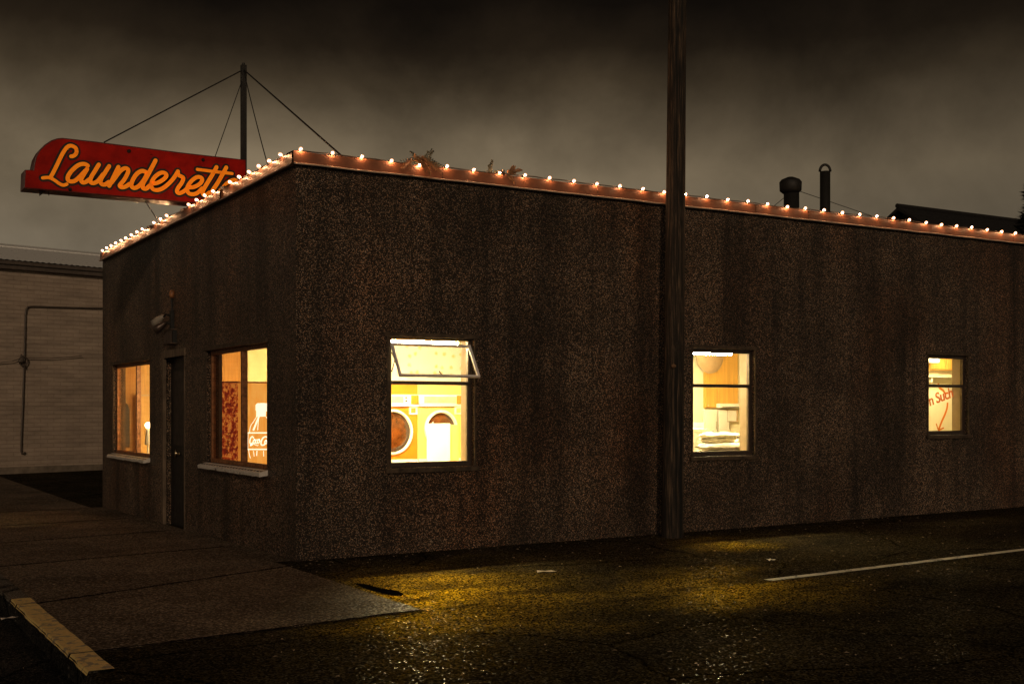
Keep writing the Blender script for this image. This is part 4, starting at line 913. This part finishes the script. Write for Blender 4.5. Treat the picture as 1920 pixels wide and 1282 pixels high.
# ------------------------------------------------------------------ utility pole
pl = thing('utility_pole', 'tall weathered wooden utility pole close in front of the long wall', 'pole', (4.456, -.36, 0))
b = MB(); n = 60; seg = 26; rows = []
ph = [random.uniform(0, 6.28) for _ in range(6)]
for i in range(n + 1):
    z = -.2 + 9.4 * i / n; r = .127 - (.127 - .103) * max(0, z) / 6.3; cx_ = 4.452 + .0125 * max(0, z)
    for k in range(seg):
        a = 2 * math.pi * k / seg
        rr = r * (1 + .022 * math.sin(3 * a + ph[0] + .3 * z) + .016 * math.sin(7 * a + ph[1] + .7 * z) + .012 * math.sin(13 * a + ph[2]))
        # long drying check
        da = (a - 4.15 - .10 * math.sin(z * .9)) % (2 * math.pi); da = min(da, 2 * math.pi - da)
        if da < .14 and 2.2 < z < 8: rr *= .86
        rows.append((cx_ + rr * math.cos(a), -.36 + rr * math.sin(a), z))
b.add(rows, [(i * seg + k, i * seg + (k + 1) % seg, (i + 1) * seg + (k + 1) % seg, (i + 1) * seg + k) for i in range(n) for k in range(seg)] + [tuple(n * seg + k for k in range(seg))])
b.build('shaft', 'pole', pl, True)
bz = P(1266, 686, -.48)
b = MB(); b.lathe([(.022, .02), (.024, 0), (.014, -.006), (.014, -.022), (.001, -.024)], (bz[0] - .02, -.482, bz[2]), 'y', 8); b.build('bolt', plain('rusty_bolt', (.30, .17, .09), .6, .4), pl)

# ------------------------------------------------------------------ flood lamps and lantern over the door
fl = Q(330, 560); t_ = thing('security_light', 'twin-headed flood lamp on a bracket above the black door', 'lamp', (0, fl[1], fl[2] - .3))
yb_ = Q(326, 0)[1]; zc = Q(326, 596)[2]
b = MB(); b.box(-.05, -.002, yb_ - .045, yb_ + .045, zc - .16, zc + .10); b.tube([(-.05, yb_, zc + .03), (-.09, yb_ + .05, zc + .05), (-.10, yb_ + .14, zc + .02)], .013); b.tube([(-.05, yb_, zc - .08), (-.10, yb_ + .01, zc - .06)], .013); b.tube([(-.025, yb_, zc + .1), (-.025, yb_, zc + .26)], .012); b.build('bracket', 'black', t_, bevel=.004)
def head(p, d_, m):
    d_ = Vector(d_).normalized(); p = Vector(p); b = MB(); b.tube([p, p + d_ * .03, p + d_ * .10, p + d_ * .19], [.026, .034, .052, .060], 14); return b.build('lamp_head', m, t_, True)
head((-.10, yb_ + .14, zc + .03), (-.5, .75, -.55), plain('grey_lamp', (.34, .30, .25), .4)); head((-.10, yb_ + .01, zc - .06), (-.7, .3, -.6), 'bronze')
b = MB(); b.lathe([(.02, .26), (.035, .28), (.04, .34), (.02, .37), (.001, .372)], (-.025, yb_, zc), 'z', 12); b.build('sensor', 'rust', t_, True)
lc = Q(326, 633); t_ = thing('wall_lantern', 'small dark ribbed lantern box fixed over the door frame', 'lantern', (0, lc[1], lc[2]))
ya, za = lc[1], lc[2]
b = MB(); b.box(-.10, -.002, ya - .20, ya + .20, za - .09, za - .075); b.box(-.09, -.002, ya - .18, ya + .18, za + .09, za + .11); b.build('frame', 'dwood', t_, bevel=.003)
for k in range(5): b = MB(); yy = ya - .16 + k * .08; b.box(-.085, -.07, yy - .012, yy + .012, za - .0745, za + .0895); b.build('bar', 'bronze', t_)
b = MB(); b.box(-.06, -.003, ya - .17, ya + .17, za - .074, za + .089); b.build('panel', 'black', t_)

# ------------------------------------------------------------------ roof vents
va = P(1484, 370, 3.0); z0_ = 3.8; zcap = P(1484, 335, 3.0)[2]; r_ = .5 * abs(P(1498, 0, 3.0)[0] - P(1470, 0, 3.0)[0]) * .82
t_ = thing('roof_vent', 'short stout black roof vent with a bulky cap', 'vent', (va[0], 3.0, z0_))
b = MB(); b.lathe([(r_ * 1.25, z0_), (r_ * 1.2, z0_ + .06), (r_ * .95, z0_ + .08), (r_ * .92, zcap - .22)], (va[0], 3.0, 0), 'z', 24); b.build('pipe', 'black', t_, True)
b = MB(); b.lathe([(r_ * .95, zcap - .24), (r_ * 1.3, zcap - .20), (r_ * 1.34, zcap - .06), (r_ * 1.1, zcap - .02), (r_ * .4, zcap + .02), (.001, zcap + .03)], (va[0] - .02, 3.0, 0), 'z', 24); o = b.build('cap', 'black', t_, True)
vb = P(1547, 370, 3.0); zt = P(1547, 322, 3.0)[2]; r_ = .5 * abs(P(1555, 0, 3.0)[0] - P(1538.5, 0, 3.0)[0]) * .85
t_ = thing('exhaust_pipe', 'tall slim black exhaust pipe with an open hooped top', 'vent', (vb[0], 3.0, z0_))
b = MB(); b.lathe([(r_ * 1.3, z0_), (r_, z0_ + .08), (r_, zt), (r_ * .8, zt + .001)], (vb[0], 3.0, 0), 'z', 20); b.build('pipe', 'black', t_, True)
hh = P(1547, 309, 3.0)[2] - zt
b = MB(); rad = Vector((RT.x, RT.y, 0))
b.tube([Vector((vb[0], 3.0, zt - .03)) + rad * (-r_ * math.cos(a * math.pi / 12) * 1.02) + Vector((0, 0, .03 + (hh) * math.sin(a * math.pi / 12))) for a in range(13)], .022, 8); b.build('hoop', 'black', t_, True)
wire(ln((va[0] - .1, 3.0, P(1470, 366, 3.0)[2]), (P(1443, 386, 3.0)[0], 3.0, 4.70)), .005, 'short thin wire from the stout roof vent towards the pole', grp='thin wires of the roof vents')
wire(ln((va[0] + .1, 3.0, P(1497, 357, 3.0)[2]), (P(1640, 407, 3.0)[0], 3.0, P(1640, 407, 3.0)[2])), .005, 'long thin wire sloping from the stout vent past the tall exhaust pipe', grp='thin wires of the roof vents')

# ------------------------------------------------------------------ house and conifer behind, far right
HY = 13.0
a_, c_ = P(1683, 388, HY), P(2050, 446, HY)
hs = thing('gabled_house', 'dark gable-roofed house rising behind the far end of the roof edge', 'house', (a_[0] + 3, HY, 0))
zr, xr = a_[2], a_[0]; ze = zr - 2.2; hw = 3.6; L = 15
b = MB(); b.prism([(-hw + .3, -.2), (hw - .3, -.2), (hw - .3, ze + .1), (0, zr - .12), (-hw + .3, ze + .1)], lambda u, z: (xr + .35, HY + u, z), lambda u, z: (xr + L - .35, HY + u, z)); b.build('wall', 'darkwall', hs)
b = MB()
for s_ in (-1, 1): b.prism([(0, zr - .1), (s_ * hw, ze - .1), (s_ * hw, ze), (0, zr)], lambda u, z: (xr, HY + u, z), lambda u, z: (xr + L, HY + u, z))
ro = b.build('roof', 'darkroof', hs)
b = MB(); b.tube([(xr - .03, HY, zr + .03), (xr + L, HY, zr + .03)], .07, 8); b.build('ridge', 'darkroof', ro)
for i in range(3):
    b = MB(); sash(b, xr + 2 + 4 * i, xr + 3 + 4 * i, 1.2, 2.5, HY - hw + .26, HY - hw + .32, .06); wi = b.build('window', 'darkroof', hs); b = MB(); b.box(xr + 2.06 + 4 * i, xr + 2.94 + 4 * i, HY - hw + .29, HY - hw + .298, 1.26, 2.44); b.build('pane', 'dark', wi)
tp = P(1934, 352, 9.5); tr = thing('conifer', 'dark dense conifer cut off by the right edge of the view', 'tree', (tp[0], 9.5, 0))
b = MB(); b.tube([(tp[0], 9.5, -.2), (tp[0] + .05, 9.5, 3), (tp[0], 9.5, tp[2])], [.22, .15, .02], 10); b.build('trunk', 'dwood', tr, True)
b = MB(); rr = random.Random(4)
for i in range(5200):
    h_ = rr.random() ** 1.2; z = .6 + (tp[2] - .5) * h_; rad_ = (1 - h_) ** .75 * 1.25 * (.72 + .28 * math.sin(z * 6 + rr.uniform(0, .5))) + .04; a = rr.uniform(0, 6.283); r_ = rad_ * math.sqrt(rr.uniform(.2, 1))
    c0 = Vector((tp[0] + r_ * math.cos(a), 9.5 + r_ * math.sin(a), z)); d_ = Vector((math.cos(a), math.sin(a), rr.uniform(-.2, .9))).normalized(); s_ = Vector((-math.sin(a), math.cos(a), rr.uniform(-.4, .4))) * rr.uniform(.03, .07); l = rr.uniform(.10, .24)
    b.add([c0 - s_, c0 + s_, c0 + d_ * l], [(0, 1, 2)])
b.build('crown', 'darkleaf', tr)

# ------------------------------------------------------------------ painted brick building across the alley
ZB = -.09
q0, q1 = G(0, 888, ZB), G(190, 881, ZB); dv = (q1 - q0); dv.z = 0; dv.normalize(); ang = math.atan2(dv.y, dv.x)
bk = thing('brick_building', 'pale painted brick building with a low metal roof across the alley', 'building', (q0.x, q0.y, ZB))
bk.rotation_euler = (0, 0, ang); rootm = Matrix.Translation((q0.x, q0.y, ZB)) @ Matrix.Rotation(ang, 4, 'Z')
def local(px, py):   # a point of the photograph on that wall, in its own x-z
    r = ray(px); nrm_ = Vector((-dv.y, dv.x)); t = (Vector((q0.x, q0.y)) - CAM).dot(nrm_) / r.dot(nrm_)
    p = CAM + r * t; return (p - Vector((q0.x, q0.y))).dot(Vector((dv.x, dv.y))), HCAM + t * (HYP - py) / FPX - ZB
def kid(b, name, m, par, **k):
    o = b.build(name, m, None, **k); o.parent = par; return o
eh = local(90, 503)[1]; X0, X1 = -14, 16
b = MB(); b.box(X0, X1, 0, 9, -.3, eh); kid(b, 'wall', 'brick', bk)
b = MB(); b.box(X0, X1, -.03, -.002, -.2, .16); kid(b, 'plinth', plain('dirty_plinth', (.20, .155, .115), .8, 0, .4, 4), bk)
b = MB(); b.box(X0 - .1, X1 + .1, -.16, -.003, eh - .11, eh + .06); b.box(X0 - .1, X1 + .1, -.22, -.161, eh + .0, eh + .085); kid(b, 'gutter', 'gutter', bk)
yr = 4.5; zr_ = eh + .10 + .95; b = MB(); n = int((X1 - X0 + .2) / .075); vs = []
for i in range(n + 1):
    x = X0 - .1 + (X1 - X0 + .2) * i / n; dz = .022 if i % 2 else 0
    vs += [(x, -.20, eh + .10 + dz), (x, yr, zr_ + dz), (x, 9.2, eh + .10 + dz)]
b.add(vs, [(i * 3 + k, i * 3 + k + 1, i * 3 + k + 4, i * 3 + k + 3) for i in range(n) for k in (0, 1)]); rf = kid(b, 'roof', 'metalroof', bk)
b = MB(); b.prism([(-.22, zr_ - .03), (0, zr_ + .06), (.22, zr_ - .03), (.22, zr_ + .0), (0, zr_ + .09), (-.22, zr_)], lambda u, z: (X0 - .1, yr + u, z), lambda u, z: (X1 + .1, yr + u, z)); o = kid(b, 'ridge_cap', 'metalroof', rf)
def wl_pts(px_pts, off): return [rootm @ Vector((local(*p)[0], off, local(*p)[1])) for p in px_pts]
pp = [(230, 579), (190, 578), (120, 576.5), (58, 574.5), (51, 575.5), (47.5, 580), (46, 590), (44, 676), (41, 760), (38.5, 820), (38, 845), (39.5, 850), (43, 850.5), (45.5, 847)]
b = MB(); b.tube(wl_pts(pp, -.05), .022, 8); cn = tag(b.build('wall_conduit', 'gutter', None, True), 'dark pipe bent down the brick wall with a hooked lower end', 'pipe')
t_ = thing('cable_bracket', 'round insulator bracket holding a cable on the brick wall conduit', 'bracket', wl_pts([(39, 676)], -.08)[0])
b = MB(); c0 = wl_pts([(41, 677)], -.09)[0]; dd = Vector((dv.x, dv.y, 0)); b.tube([c0 + dd * (.11 * math.cos(k * math.pi / 6)) + Vector((0, 0, .12 * math.sin(k * math.pi / 6))) for k in range(13)], .016, 6); b.tube(wl_pts([(37, 664), (45, 690)], -.085), .02, 6); b.build('ring', 'gutter', t_, True)
b = MB(); b.tube(wl_pts([(30, 677), (36, 677), (41, 677)], -.14), [.03, .045, .03], 8); b.build('insulator', 'gutter', t_, True)
b = MB(); b.tube(wl_pts([(-40, 682), (0, 679.5), (20, 677.5), (40, 670), (52, 671), (90, 672), (133, 669), (150, 667)], -.10), .010, 6); tag(b.build('wall_cable', 'gutter'), 'thin sagging cable strung along the brick wall through the bracket', 'cable')

# ------------------------------------------------------------------ litter
def scrap(name, label, px, py, w_, d_, rot):
    g_ = G(px, py, 0); z = zg(g_.x, g_.y) - (.008 if g_.x > XR or g_.y < -3.6 else -.004); b = MB(); n = 4
    vs = []
    for j in range(3):
        for i in range(n + 1):
            u, v = (i / n - .5) * w_, (j / 2 - .5) * d_; vs.append((g_.x + u * math.cos(rot) - v * math.sin(rot), g_.y + u * math.sin(rot) + v * math.cos(rot), z + .003 + .012 * abs(math.sin(i * 1.9 + j))))
    b.add(vs, [(j * (n + 1) + i, j * (n + 1) + i + 1, (j + 1) * (n + 1) + i + 1, (j + 1) * (n + 1) + i) for j in range(2) for i in range(n)])
    return tag(b.build(name, 'trash'), label, 'litter', 'paper scraps on the ground')
scrap('paper_scrap', 'long crumpled white paper strip lying on the lot before the wall', 1025, 1073, .18, .07, -.5)
scrap('paper_scrap', 'small square scrap of paper above the tip of the painted line', 1445, 1054, .07, .09, -.3)
scrap('paper_scrap', 'thin white scrap lying on the dark street beside the yellow kerb', 17, 1161, .12, .04, .2)
b = MB(); rr = random.Random(12)
for i in range(420):
    x, y = rr.uniform(-2.6, 9), rr.uniform(-6.5, -.03) if rr.random() < .8 else rr.uniform(-.5, -.02)
    if x < XR and -3.7 < y: z = zg(x, y) - .004
    else: z = zg(x, y) - .009
    if rr.random() < .25 and x < -.25: y = rr.uniform(0, 8); z = zg(x, y) - .004
    s_ = rr.uniform(.005, .02); a = rr.uniform(0, 6.28); ca, sa = math.cos(a) * s_, math.sin(a) * s_
    b.add([(x - ca, y - sa, z + .001), (x + sa * .5, y - ca * .5, z + .008), (x + ca, y + sa, z + .003), (x - sa * .5, y + ca * .5, z + .006)], [(0, 1, 2, 3)])
o = b.build('leaf_litter', plain('litter_bits', (.40, .30, .20), .7, 0, .6, 30)); o['kind'] = 'stuff'; tag(o, 'scattered dead leaf bits and grit on the wet ground', 'litter')
bpy.context.view_layer.update()
